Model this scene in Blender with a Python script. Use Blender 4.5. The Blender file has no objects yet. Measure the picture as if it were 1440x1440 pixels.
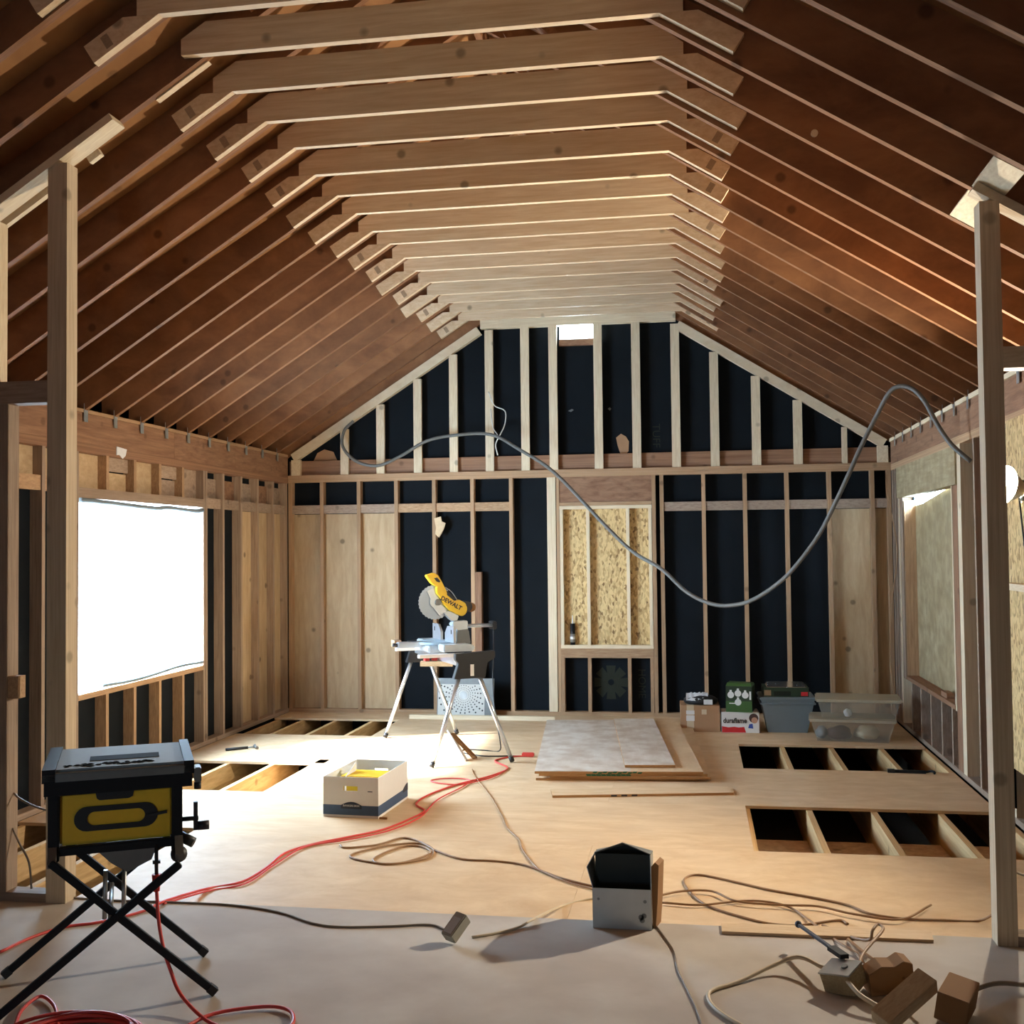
import bpy, bmesh, math, random
from mathutils import Vector, Matrix, noise
random.seed(7)
S = bpy.context.scene
COL = S.collection
R = math.radians
D, XL, XR = 11.226, -4.277, 1.883          # inner faces of the back, left and right framing
XC = (XL + XR) / 2
SP = 0.4064                                 # sixteen inch spacing
SL = 0.632                                  # roof slope
CA = 1 / math.sqrt(1 + SL * SL); SA = SL * CA
ZE = 2.705                                  # rafter underside at the wall line
ZK, XKL, XKR = 3.990, -2.238, -0.110        # underside and knees of the ceiling ties

# ---------------------------------------------------------------- camera
cd = bpy.data.cameras.new('camera'); cam = bpy.data.objects.new('camera', cd); COL.objects.link(cam)
rx = Vector((0.98640035, 0.16400562, -0.0107938)); ux = Vector((0.01610274, -0.03107552, 0.99938732)); wx = Vector((-0.16356972, 0.98596981, 0.03329385))
cam.matrix_world = Matrix(((rx.x, ux.x, -wx.x, 0), (rx.y, ux.y, -wx.y, 0), (rx.z, ux.z, -wx.z, 1.6959), (0, 0, 0, 1)))
cd.sensor_fit = 'HORIZONTAL'; cd.sensor_width = 36; cd.lens = 36 * 1557.07 / 1440
cd.clip_start = 0.05; cd.clip_end = 200
S.camera = cam
# ---------------------------------------------------------------- sky, sun, exposure
wd = bpy.data.worlds.new('overcast_sky'); S.world = wd; wd.use_nodes = True
bg = wd.node_tree.nodes['Background']; bg.inputs[0].default_value = (0.58, 0.79, 1.0, 1); bg.inputs[1].default_value = 62.0
sd = bpy.data.lights.new('sun', 'SUN'); sd.energy = 60; sd.angle = R(4); sd.color = (0.92, 0.96, 1.0)
so = bpy.data.objects.new('sun', sd); COL.objects.link(so)
so.rotation_euler = Vector((0.86, 0.36, -0.74)).to_track_quat('-Z', 'Y').to_euler()
S.view_settings.view_transform = 'Standard'; S.view_settings.look = 'None'; S.view_settings.exposure = 0.15
S.view_settings.gamma = 1; S.view_settings.use_curve_mapping = False

def portal(loc, rot, sx, sy):
    l = bpy.data.lights.new('portal', 'AREA'); l.shape = 'RECTANGLE'; l.size = sx; l.size_y = sy; l.cycles.is_portal = True
    o = bpy.data.objects.new('portal', l); o.location = loc; o.rotation_euler = rot; COL.objects.link(o)
portal((-4.42, 8.18, 1.38), (0, R(-90), 0), 1.5, 2.1)
portal((-1.74, -3.1, 0.7), (R(90), 0, 0), 0.12, 1.4)

# ---------------------------------------------------------------- materials
def srgb(r, g, b):
    f = lambda c: (c / 255) / 12.92 if c / 255 <= 0.04045 else ((c / 255 + 0.055) / 1.055) ** 2.4
    return (f(r), f(g), f(b), 1)
class N:
    def __init__(s, name):
        s.m = bpy.data.materials.new(name); s.m.use_nodes = True; s.t = s.m.node_tree; s.b = s.t.nodes['Principled BSDF']
    def n(s, kind, **kw):
        x = s.t.nodes.new(kind)
        for k, v in kw.items(): setattr(x, k, v)
        return x
    def l(s, a, b): s.t.links.new(a, b)
def plain(name, rgb, rough=0.6, metal=0.0, vary=0.08, scale=30.0, emit=None, spec=0.5):
    k = N(name); b = k.b
    b.inputs['Roughness'].default_value = rough; b.inputs['Metallic'].default_value = metal
    b.inputs['Specular IOR Level'].default_value = spec
    tc = k.n('ShaderNodeTexCoord'); no = k.n('ShaderNodeTexNoise'); no.inputs['Scale'].default_value = scale; no.inputs['Detail'].default_value = 3
    k.l(tc.outputs['Object'], no.inputs['Vector'])
    mr = k.n('ShaderNodeMapRange'); mr.inputs[3].default_value = 1 - vary; mr.inputs[4].default_value = 1 + vary
    k.l(no.outputs['Fac'], mr.inputs[0])
    hs = k.n('ShaderNodeHueSaturation'); hs.inputs['Color'].default_value = srgb(*rgb); k.l(mr.outputs[0], hs.inputs['Value'])
    k.l(hs.outputs[0], b.inputs['Base Color'])
    if emit:
        b.inputs['Emission Color'].default_value = srgb(*emit[:3]); b.inputs['Emission Strength'].default_value = emit[3]
    return k.m
def wood(name, light, dark, knots=0.5, vary=0.14, grain=7.0, rough=0.72, stain=None, stain_scale=1.2, stain_amt=0.5):
    k = N(name); b = k.b; b.inputs['Roughness'].default_value = rough; b.inputs['Specular IOR Level'].default_value = 0.25
    tc = k.n('ShaderNodeTexCoord'); oi = k.n('ShaderNodeObjectInfo')
    ad = k.n('ShaderNodeVectorMath', operation='ADD'); k.l(tc.outputs['Generated'], ad.inputs[0])
    mu = k.n('ShaderNodeMath', operation='MULTIPLY'); mu.inputs[1].default_value = 57.0; k.l(oi.outputs['Random'], mu.inputs[0]); k.l(mu.outputs[0], ad.inputs[1])
    no = k.n('ShaderNodeTexNoise'); no.inputs['Scale'].default_value = grain; no.inputs['Detail'].default_value = 5; no.inputs['Roughness'].default_value = 0.65; no.inputs['Distortion'].default_value = 0.4
    k.l(ad.outputs[0], no.inputs['Vector'])
    cr = k.n('ShaderNodeValToRGB'); cr.color_ramp.elements[0].position = 0.32; cr.color_ramp.elements[1].position = 0.68
    cr.color_ramp.elements[0].color = srgb(*dark); cr.color_ramp.elements[1].color = srgb(*light); k.l(no.outputs['Fac'], cr.inputs[0])
    col = cr.outputs[0]
    if knots > 0:
        vo = k.n('ShaderNodeTexVoronoi'); vo.inputs['Scale'].default_value = 4.2; k.l(tc.outputs['Object'], vo.inputs['Vector'])
        th = k.n('ShaderNodeMapRange'); th.inputs[1].default_value = 0.08; th.inputs[2].default_value = 0.145; th.inputs[3].default_value = 1; th.inputs[4].default_value = 0
        k.l(vo.outputs['Distance'], th.inputs[0])
        mk = k.n('ShaderNodeMath', operation='MULTIPLY'); mk.inputs[1].default_value = knots; k.l(th.outputs[0], mk.inputs[0])
        mx = k.n('ShaderNodeMix', data_type='RGBA'); k.l(mk.outputs[0], mx.inputs[0]); k.l(col, mx.inputs[6])
        mx.inputs[7].default_value = tuple(c * 0.30 for c in srgb(*dark)[:3]) + (1,); col = mx.outputs[2]
    if stain:
        ns = k.n('ShaderNodeTexNoise'); ns.inputs['Scale'].default_value = stain_scale; ns.inputs['Detail'].default_value = 6; k.l(tc.outputs['Object'], ns.inputs['Vector'])
        ms = k.n('ShaderNodeMapRange'); ms.inputs[1].default_value = 0.42; ms.inputs[2].default_value = 0.62; ms.inputs[4].default_value = stain_amt; k.l(ns.outputs['Fac'], ms.inputs[0])
        mx = k.n('ShaderNodeMix', data_type='RGBA'); k.l(ms.outputs[0], mx.inputs[0]); k.l(col, mx.inputs[6]); mx.inputs[7].default_value = srgb(*stain); col = mx.outputs[2]
    mv = k.n('ShaderNodeMapRange'); mv.inputs[3].default_value = 1 - vary; mv.inputs[4].default_value = 1 + vary; k.l(oi.outputs['Random'], mv.inputs[0])
    hs = k.n('ShaderNodeHueSaturation'); k.l(col, hs.inputs['Color']); k.l(mv.outputs[0], hs.inputs['Value']); k.l(hs.outputs[0], b.inputs['Base Color'])
    bp = k.n('ShaderNodeBump'); bp.inputs['Strength'].default_value = 0.12; bp.inputs['Distance'].default_value = 0.01; k.l(no.outputs['Fac'], bp.inputs['Height']); k.l(bp.outputs[0], b.inputs['Normal'])
    return k.m
M = {}
M['old_rafter'] = wood('old_rafter_wood', (150, 106, 72), (110, 74, 50), 0.6, 0.16)
M['old_board'] = wood('old_roof_board', (168, 122, 78), (128, 88, 56), 0.4, 0.22)
M['old_stud'] = wood('old_stud_wood', (188, 154, 118), (154, 120, 90), 0.5, 0.13)
M['grey_stud'] = wood('weathered_stud_wood', (172, 150, 130), (140, 118, 100), 0.5, 0.12)
M['rim'] = wood('rim_board_wood', (158, 120, 92), (124, 90, 68), 0.4, 0.10)
M['new_pine'] = wood('new_pine_wood', (232, 216, 186), (212, 190, 156), 0.55, 0.07)
M['tie_pine'] = wood('tie_pine_wood', (224, 202, 170), (202, 172, 136), 0.7, 0.10)
M['post_pine'] = wood('post_pine_wood', (216, 198, 170), (190, 168, 138), 0.5, 0.06)
M['wide_board'] = wood('wide_knotty_board', (200, 174, 138), (178, 150, 114), 0.75, 0.10, 6)
M['joist'] = wood('floor_joist_wood', (222, 188, 138), (190, 152, 104), 0.5, 0.10)
M['ply'] = wood('new_plywood', (224, 196, 158), (204, 170, 130), 0.0, 0.05, 9, 0.6, (202, 172, 138), 3.0, 0.35)
M['ply_edge'] = wood('plywood_edge', (196, 150, 100), (150, 108, 68), 0.0, 0.05, 14)
M['dusty'] = wood('dusty_old_subfloor', (202, 194, 184), (178, 169, 159), 0.0, 0.05, 6, 0.8, (160, 144, 131), 1.6, 0.55)
M['grey_ply'] = wood('greyed_plywood', (222, 214, 202), (206, 192, 174), 0.0, 0.05, 5, 0.6, (176, 148, 122), 5.0, 0.55)
M['osb_pale'] = wood('dusty_strand_board', (186, 170, 136), (158, 140, 104), 0.0, 0.05, 9, 0.8, (140, 122, 92), 8, 0.5)
def osb_mat():
    k = N('strand_board'); tc = k.n('ShaderNodeTexCoord'); vo = k.n('ShaderNodeTexVoronoi'); vo.inputs['Scale'].default_value = 64
    mp = k.n('ShaderNodeMapping'); mp.inputs['Scale'].default_value = (1.0, 1.0, 0.45); k.l(tc.outputs['Object'], mp.inputs['Vector']); k.l(mp.outputs[0], vo.inputs['Vector'])
    cr = k.n('ShaderNodeValToRGB'); e = cr.color_ramp.elements; e[0].color = srgb(172, 138, 88); e[1].color = srgb(218, 188, 132); e[0].position = 0.1; e[1].position = 0.7
    el = e.new(0.0); el.color = srgb(120, 90, 52)
    sp = k.n('ShaderNodeSeparateColor'); k.l(vo.outputs['Color'], sp.inputs[0]); k.l(sp.outputs[0], cr.inputs[0])
    k.l(cr.outputs[0], k.b.inputs['Base Color']); k.b.inputs['Roughness'].default_value = 0.7; return k.m
M['osb'] = osb_mat()
M['felt'] = plain('black_sheathing_paper', (19, 23, 27), 0.9, 0, 0.25, 4, spec=0.15)
M['stamp'] = plain('faded_stamp_ink', (158, 134, 108), 0.8, 0, 0.3, 120)
M['felt_print'] = plain('sheathing_print', (44, 46, 38), 0.8, spec=0.1)
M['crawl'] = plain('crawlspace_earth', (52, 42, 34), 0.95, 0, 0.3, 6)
M['galv'] = plain('galvanized_steel', (176, 178, 176), 0.42, 0.75, 0.12, 14)
M['galv_dark'] = plain('dull_zinc', (120, 122, 120), 0.5, 0.6, 0.15, 20)
M['black'] = plain('black_plastic', (24, 25, 28), 0.5, 0, 0.1)
M['blacksteel'] = plain('black_painted_steel', (20, 22, 26), 0.62, 0.0, 0.1, spec=0.3)
M['yellow'] = plain('yellow_tool_plastic', (246, 200, 40), 0.42, 0, 0.06)
M['alu'] = plain('cast_aluminium', (198, 204, 208), 0.38, 0.7, 0.06)
M['alu_bright'] = plain('brushed_aluminium', (214, 220, 226), 0.28, 0.85, 0.05)
M['steel_blade'] = plain('saw_blade_steel', (178, 190, 204), 0.3, 0.8, 0.05)
M['table_alu'] = plain('saw_table_aluminium', (150, 164, 172), 0.7, 0.0, 0.06, spec=0.2)
M['red'] = plain('red_rubber', (206, 58, 52), 0.5, 0, 0.06)
M['cord_red'] = plain('red_cord_jacket', (214, 70, 62), 0.5, 0, 0.05)
M['cable_tan'] = plain('tan_cable_jacket', (158, 122, 86), 0.55, 0, 0.1)
M['cable_grey'] = plain('grey_cable_jacket', (138, 122, 104), 0.55, 0, 0.1)
M['cable_pale'] = plain('pale_cable_jacket', (206, 188, 158), 0.5, 0, 0.06)
M['conduit'] = plain('grey_flexible_conduit', (104, 102, 96), 0.6, 0.0, 0.1)
M['white_wire'] = plain('white_wire_jacket', (214, 212, 204), 0.5)
M['card'] = plain('brown_cardboard', (172, 132, 96), 0.8, 0, 0.08, 8)
M['card_dark'] = plain('dark_cardboard', (150, 108, 66), 0.85, 0, 0.1, 8)
M['white_card'] = plain('white_cardboard', (232, 230, 226), 0.7, 0, 0.03)
M['blue_print'] = plain('slate_blue_print', (62, 88, 122), 0.6)
M['navy_print'] = plain('navy_print', (30, 42, 64), 0.6)
M['white_print'] = plain('white_print', (236, 236, 232), 0.6)
M['red_print'] = plain('red_print', (206, 40, 44), 0.55)
M['green_print'] = plain('green_print', (56, 90, 38), 0.5)
M['green_dark'] = plain('dark_green_print', (34, 52, 30), 0.5)
M['green_stencil'] = plain('green_stencil_ink', (30, 92, 60), 0.7)
M['skin_print'] = plain('tan_print', (196, 150, 124), 0.6)
M['hair_print'] = plain('brown_print', (66, 42, 34), 0.6)
M['blue_bright'] = plain('blue_print', (60, 86, 168), 0.6)
M['tote'] = plain('grey_tote_plastic', (112, 122, 126), 0.5, 0, 0.04)
M['paper'] = plain('white_paper', (226, 228, 230), 0.6)
M['hem'] = plain('shaded_plastic_hem', (128, 142, 150), 0.6)  # grey-blue puts shade into the colour of the window plastic hem
M['duct_inside'] = plain('dark_duct_inside', (58, 64, 62), 0.7)  # dark grey-green used on the back plate and damper
M['box_beige'] = plain('dusty_beige_plastic', (158, 152, 136), 0.7)
M['batt'] = plain('yellowed_insulation', (214, 186, 148), 0.9, 0, 0.15, 40)
M['foil'] = plain('bright_foil', (236, 238, 236), 0.15, 0.9)
M['register'] = plain('old_cream_enamel', (196, 194, 186), 0.5, 0.1, 0.1)
def clear_mat(name, col, alpha_mix):
    k = N(name); k.b.inputs['Base Color'].default_value = srgb(*col); k.b.inputs['Roughness'].default_value = 0.25
    tr = k.n('ShaderNodeBsdfTransparent'); tl = k.n('ShaderNodeBsdfTranslucent'); tl.inputs['Color'].default_value = srgb(*col)
    m1 = k.n('ShaderNodeMixShader'); m1.inputs[0].default_value = 0.4; k.l(k.b.outputs[0], m1.inputs[1]); k.l(tl.outputs[0], m1.inputs[2])
    m2 = k.n('ShaderNodeMixShader'); m2.inputs[0].default_value = alpha_mix; k.l(m1.outputs[0], m2.inputs[1]); k.l(tr.outputs[0], m2.inputs[2])
    k.l(m2.outputs[0], k.t.nodes['Material Output'].inputs['Surface']); return k.m
M['clear_tote'] = clear_mat('cloudy_clear_plastic', (232, 228, 214), 0.84)
M['clear_lid'] = clear_mat('cloudy_lid_plastic', (222, 216, 198), 0.35)
M['sheet_plastic'] = clear_mat('window_plastic_sheeting', (222, 238, 252), 0.5)
M['bulb'] = plain('lit_bulb_glass', (255, 240, 210), 0.4, 0, 0, 10, (255, 242, 220, 5000))

# ---------------------------------------------------------------- builders
def link(name, me, mat=None, parent=None, loc=None, rot=None):
    o = bpy.data.objects.new(name, me); COL.objects.link(o)
    if mat is not None and me is not None:
        for m in (mat if isinstance(mat, (list, tuple)) else [mat]): me.materials.append(m)
    if parent: o.parent = parent
    if loc is not None: o.location = loc
    if rot is not None: o.rotation_euler = rot
    return o
def struct(name, label, me=None, mat=None):
    o = link(name, me, mat); o['kind'] = 'structure'
    if label: o['label'] = label
    return o
def thing(name, label, cat, loc=(0, 0, 0), rz=0, group=None, rot=None):
    o = link(name, None, None, None, loc, rot or (0, 0, rz)); o['label'] = label; o['category'] = cat
    if group: o['group'] = group
    return o
def tag(o, label, cat, group=None):
    o['label'] = label; o['category'] = cat
    if group: o['group'] = group
    return o
class MB:
    """collects simple solids into one mesh"""
    def __init__(s): s.bm = bmesh.new(); s.mi = 0
    def hexa(s, p):
        v = [s.bm.verts.new(q) for q in p]
        for f in ((0, 3, 2, 1), (4, 5, 6, 7), (0, 1, 5, 4), (1, 2, 6, 5), (2, 3, 7, 6), (3, 0, 4, 7)):
            s.bm.faces.new([v[i] for i in f]).material_index = s.mi
        return s
    def box(s, x0, x1, y0, y1, z0, z1):
        return s.hexa([(x0, y0, z0), (x1, y0, z0), (x1, y1, z0), (x0, y1, z0), (x0, y0, z1), (x1, y0, z1), (x1, y1, z1), (x0, y1, z1)])
    def bar(s, A, B, w, h, up=(0, 0, 1)):
        """bar from A to B, w across, h along up"""
        A, B = Vector(A), Vector(B); d = (B - A).normalized(); u = Vector(up); sd_ = d.cross(u).normalized(); u = sd_.cross(d).normalized()
        p = []
        for c in (A, B):
            p += [c - sd_ * w / 2 - u * h / 2, c + sd_ * w / 2 - u * h / 2, c + sd_ * w / 2 + u * h / 2, c - sd_ * w / 2 + u * h / 2]
        return s.hexa(p)
    def prism(s, poly, axis, a, b):
        """poly: 2-D outline, axis: 0,1,2 extrude axis, from a to b"""
        def mk(p, t): q = list(p); q.insert(axis, t); return q
        va = [s.bm.verts.new(mk(p, a)) for p in poly]; vb = [s.bm.verts.new(mk(p, b)) for p in poly]
        n = len(poly)
        s.bm.faces.new(va).material_index = s.mi; s.bm.faces.new(vb[::-1]).material_index = s.mi
        for i in range(n): s.bm.faces.new((va[i], vb[i], vb[(i + 1) % n], va[(i + 1) % n])).material_index = s.mi
        return s
    def cyl(s, A, B, r0, r1=None, n=16, cap=True):
        A, B = Vector(A), Vector(B); r1 = r0 if r1 is None else r1; d = (B - A).normalized(); a = d.orthogonal().normalized(); b = d.cross(a)
        ra = [s.bm.verts.new(A + (a * math.cos(t) + b * math.sin(t)) * r0) for t in [2 * math.pi * i / n for i in range(n)]]
        rb = [s.bm.verts.new(B + (a * math.cos(t) + b * math.sin(t)) * r1) for t in [2 * math.pi * i / n for i in range(n)]]
        for i in range(n):
            f = s.bm.faces.new((ra[i], ra[(i + 1) % n], rb[(i + 1) % n], rb[i])); f.material_index = s.mi; f.smooth = True
        if cap: s.bm.faces.new(ra[::-1]).material_index = s.mi; s.bm.faces.new(rb).material_index = s.mi
        return s
    def tube(s, pts, r, n=7, sub=5, closed_ends=True):
        P = [Vector(p) for p in pts]; Q = []
        if len(P) > 2 and sub > 1:
            ext = [P[0] * 2 - P[1]] + P + [P[-1] * 2 - P[-2]]
            for i in range(1, len(ext) - 2):
                a, b, c, d = ext[i - 1:i + 3]
                for k in range(sub):
                    t = k / sub
                    Q.append(0.5 * ((2 * b) + (c - a) * t + (2 * a - 5 * b + 4 * c - d) * t * t + (3 * b - a - 3 * c + d) * t ** 3))
            Q.append(P[-1])
        else: Q = P
        rings = []; prev = None
        for i, q in enumerate(Q):
            d = (Q[min(i + 1, len(Q) - 1)] - Q[max(i - 1, 0)]).normalized()
            a = d.orthogonal().normalized() if prev is None else (prev - d * prev.dot(d)).normalized()
            prev = a; b = d.cross(a)
            rings.append([s.bm.verts.new(q + (a * math.cos(2 * math.pi * k / n) + b * math.sin(2 * math.pi * k / n)) * r) for k in range(n)])
        for i in range(len(rings) - 1):
            for k in range(n):
                f = s.bm.faces.new((rings[i][k], rings[i][(k + 1) % n], rings[i + 1][(k + 1) % n], rings[i + 1][k])); f.smooth = True; f.material_index = s.mi
        if closed_ends:
            s.bm.faces.new(rings[0][::-1]).material_index = s.mi; s.bm.faces.new(rings[-1]).material_index = s.mi
        return s
    def sphere(s, c, r, seg=20, rings=12, sc=(1, 1, 1)):
        m = Matrix.Translation(c) @ Matrix.Diagonal((sc[0] * r, sc[1] * r, sc[2] * r, 1))
        g = bmesh.ops.create_uvsphere(s.bm, u_segments=seg, v_segments=rings, radius=1, matrix=m)
        for v in g['verts']:
            for f in v.link_faces: f.smooth = True; f.material_index = s.mi
        return s
    def done(s, name, mat, parent=None, loc=None, rot=None, bevel=0):
        bmesh.ops.recalc_face_normals(s.bm, faces=s.bm.faces[:])
        if bevel: bmesh.ops.bevel(s.bm, geom=[e for e in s.bm.edges if e.is_manifold and e.calc_face_angle(0) > 0.5], offset=bevel, segments=2, affect='EDGES', clamp_overlap=True)
        me = bpy.data.meshes.new(name); s.bm.to_mesh(me); s.bm.free()
        return link(name, me, mat, parent, loc, rot)
def box(name, mat, parent, x0, x1, y0, y1, z0, z1, bevel=0):
    return MB().box(x0, x1, y0, y1, z0, z1).done(name, mat, parent, bevel=bevel)
def text(name, body, size, mat, parent, loc, rot, depth=0.0006, sx=1.0, align='CENTER', bold=0.0):
    c = bpy.data.curves.new(name, 'FONT'); c.body = body; c.size = size; c.extrude = depth; c.align_x = align; c.align_y = 'CENTER'; c.resolution_u = 3; c.offset = bold
    t = bpy.data.objects.new(name, c); COL.objects.link(t)
    dg = bpy.context.evaluated_depsgraph_get(); me = bpy.data.meshes.new_from_object(t.evaluated_get(dg))
    bpy.data.objects.remove(t); bpy.data.curves.remove(c)
    me.materials.clear()
    if sx != 1.0:
        for v in me.vertices: v.co.x *= sx
    return link(name, me, mat, parent, loc, rot)

# ================================================================ setting: floor
def rz_(x): return ZE + SL * (min(x, 2 * XC - x) - XL)          # underside of the rafters at x
floor = struct('floor', 'dusty old plywood subfloor in the foreground and new plywood beyond', MB().box(-5.2, 3.0, -3, 4.795, -0.02, 0.10).done('tmp', None).data, M['dusty'])
bpy.data.objects.remove(bpy.data.objects['tmp'])
T = 0.019
def sheet(x0, x1, y0, y1, z=0.0, mat='ply'):
    g = 0.0006
    return box('plywood_sheet', M[mat], floor, x0 + g, x1 - g, y0 + g, y1 - g, z - T, z)
SHEETS = [(-3.05, -0.61, 4.80, 6.36), (-0.61, 1.86, 4.80, 6.36), (-3.05, 0.29, 6.36, 7.46), (-4.27, -3.05, 6.46, 7.49),
          (-3.05, -0.61, 7.46, 8.70), (-0.61, 1.86, 7.46, 8.70), (-4.27, -2.96, 8.54, 9.84), (-2.96, 0.33, 8.70, 9.76),
          (-2.96, -0.61, 9.76, 11.02), (-0.61, 1.86, 9.76, 11.3), (-4.27, -2.96, 10.80, 11.3), (-2.96, -0.61, 11.02, 11.3), (-3.05, -2.96, 8.0, 8.70)]
for a in SHEETS[:-1]: sheet(*a)
MB().prism([(0.079, 4.81), (0.925, 4.81), (0.913, 4.705), (0.079, 4.693)], 2, 0.1005, 0.112).done('plywood_strip', M['ply'], floor)
def joist(x, y0, y1, w=0.038, z0=-0.27, z1=-0.0195): return box('floor_joist', M['joist'], floor, x - w / 2, x + w / 2, y0, y1, z0, z1)
for x in (-4.23, -3.86, -3.42, -3.03): joist(x, 4.745, 6.95)
for x in (-4.20, -3.78, -3.40, -3.01): joist(x, 6.98, 9.1)
for x in (-4.23, -3.97, -3.62, -3.24, -2.94): joist(x, 9.13, 11.3)
for x in (0.30, 0.695, 1.10, 1.51, 1.865): joist(x, 6.0, 11.2)
for y in (5.10,): box('floor_joist', M['joist'], floor, -4.35, 1.95, 4.70, 4.74, -0.27, -0.021)
for x in (-3.76, -3.38): box('joist_block', M['joist'], floor, x, x + 0.04, 7.50, 7.585, -0.25, -0.02)
for a, b in ((0.32, 0.675), (0.715, 1.08), (1.12, 1.49), (1.53, 1.845)): box('floor_block', M['old_stud'], floor, a, b, 7.05, 7.39, -0.27, -0.20)
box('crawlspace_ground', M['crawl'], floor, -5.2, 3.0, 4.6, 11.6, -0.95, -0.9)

# ================================================================ setting: back wall
FS = 0.089                                                     # stud depth
wb = MB(); YB0, YB1 = D + FS, D + FS + 0.015
top = lambda x: rz_(x) + 0.26
wb.prism([(-4.40, -0.3), (-1.36, -0.3), (-1.36, top(-1.36)), (-4.40, top(-4.40))], 1, YB0, YB1)
wb.prism([(-1.0, -0.3), (2.0, -0.3), (2.0, top(2.0)), (-1.0, top(-1.0))], 1, YB0, YB1)
wb.prism([(-1.36, -0.3), (-1.0, -0.3), (-1.0, 3.84), (-1.36, 3.84)], 1, YB0, YB1)
wb.prism([(-1.36, 4.02), (-1.0, 4.02), (-1.0, top(-1.0)), (XC, top(XC)), (-1.36, top(-1.36))], 1, YB0, YB1)
wb = wb.done('wall_back', M['felt']); wb['kind'] = 'structure'; wb['label'] = 'framed gable end wall lined with black sheathing paper'
def stud(par, x, z0, z1, mat='old_stud', w=0.038, name='stud', y=D, d=FS): return box(name, M[mat], par, x - w / 2, x + w / 2, y, y + d - 0.001, z0, z1)
PZ0, PZ1 = 2.425, 2.500
box('bottom_plate', M['old_stud'], wb, XL, XR, D, D + FS - .001, 0.0, 0.038)
box('top_plate', M['old_stud'], wb, XL, XR, D, D + FS - .001, PZ0, PZ0 + 0.037)
box('top_plate', M['old_stud'], wb, XL, XR, D - 0.002, D + FS - .001, PZ0 + 0.038, PZ1)
LS = [-3.905 + SP * i for i in range(6)]; RS = [0.08 + SP * i for i in range(5)]
for x in [-4.255] + LS: stud(wb, x, 0.038, PZ0)
for x in RS + [1.862]: stud(wb, x, 0.038, PZ0)
stud(wb, -0.336, 0.038, PZ0); stud(wb, -0.416, 0.038, PZ0, 'old_stud')
stud(wb, -1.455, 0.0385, PZ0 - 0.001, 'new_pine', 0.088); stud(wb, -1.388, 0.038, PZ0, 'old_stud', 0.030)
stud(wb, -2.225, 0.038, 1.46, 'rim', 0.066)                                     # short cripple beside the saw
for i, x in enumerate([-4.255] + LS[:-1]): box('stud_block', M['grey_stud' if i < 3 else 'old_stud'], wb, x + 0.02, ([-4.255] + LS)[i + 1] - 0.02, D + 0.012, D + 0.05, 2.09, 2.18)
rr = [-0.336] + RS + [1.862]
for i, x in enumerate(rr[:-1]): box('stud_block', M['grey_stud'], wb, x + 0.02, rr[i + 1] - 0.02, D + 0.012, D + 0.05, 2.06, 2.15)
ll = [-4.255] + LS
for i in range(3): box('wide_board', M['wide_board'], wb, ll[i] + 0.02, ll[i + 1] - 0.02, D + 0.068, D + 0.086, 0.038, 2.085)
for a, b in ((1.30, 1.705), (1.705, 1.862)): box('wide_board', M['wide_board'], wb, a + 0.02, b - 0.02, D + 0.066, D + 0.086, 0.038, 2.055)
# boarded window in the middle
box('header', M['rim'], wb, -1.372, -0.436, D + 0.008, D + 0.08, 2.165, PZ0); box('header_lip', M['old_stud'], wb, -1.372, -0.436, D - 0.002, D + 0.08, 2.128, 2.163)
w1 = struct('window_1', 'boarded over window opening framed in new pale lumber', MB().box(-1.372, -0.436, D + 0.066, D + 0.078, 0.70, 2.126).done('tmp', None).data, M['osb']); bpy.data.objects.remove(bpy.data.objects['tmp'])
for x in (-1.354, -1.083, -0.680, -0.455): box('window_stud', M['new_pine'], w1, x - 0.016, x + 0.016, D - 0.001, D + 0.066, 0.715, 2.092)
box('window_rail', M['new_pine'], w1, -1.372, -0.436, D - 0.002, D + 0.066, 2.093, 2.126)
box('window_rail', M['new_pine'], w1, -1.372, -0.436, D - 0.004, D + 0.066, 0.680, 0.714)
box('window_sill', M['old_stud'], wb, -1.372, -0.436, D - 0.002, D + 0.085, 0.585, 0.679)
for x in (-1.354, -1.083, -0.680, -0.455): stud(wb, x, 0.038, 0.585, 'old_stud', 0.034, 'cripple_stud')
# gable: sloped and flat plates, flat pale studs, rim board
box('rim_board', M['rim'], wb, XL, XR, D + 0.045, D + 0.083, PZ1, 2.655)
ZT = 4.0
for s in (-1, 1):
    xa, xb = (XL + 0.03, XKL + 0.02) if s < 0 else (XR - 0.03, XKR - 0.02)
    n = Vector((-s * SA * -1, 0, CA)); n = Vector((s * SA, 0, CA))
    A = Vector((xa, D + 0.03, rz_(xa))) - n * 0.045; B = Vector((xb, D + 0.03, rz_(xb))) - n * 0.045
    MB().bar(A, B, 0.07, 0.088, n).done('gable_plate', M['new_pine'], wb)
box('gable_plate', M['new_pine'], wb, XKL + 0.06, XKR - 0.06, D + 0.0, D + 0.08, 3.985, 4.075)
for x in (-3.652, -3.259, -2.855, -2.471, -2.09, -1.715, -1.423, -0.961, -0.576, -0.181, 0.202, 0.608, 1.01, 1.453):
    w = 0.05 if x > 1.4 else 0.086
    zt = min(rz_(x - 0.03), rz_(x + 0.03)) - 0.10
    zt = min(zt, 3.985)
    if x == -0.181: zt = 3.95
    stud(wb, x, PZ1, zt, 'new_pine', w, 'gable_stud', D + 0.002, 0.038)
for x in (-4.19, 1.81): stud(wb, x, PZ1, 2.665, 'new_pine', 0.10, 'gable_block', D + 0.0, 0.045)
box('vent_block', M['rim'], wb, -1.36, -1.0, D + 0.04, D + 0.086, 3.78, 3.845)
v2 = struct('window_2', 'small bright vent gap at the top of the gable', None)
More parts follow.
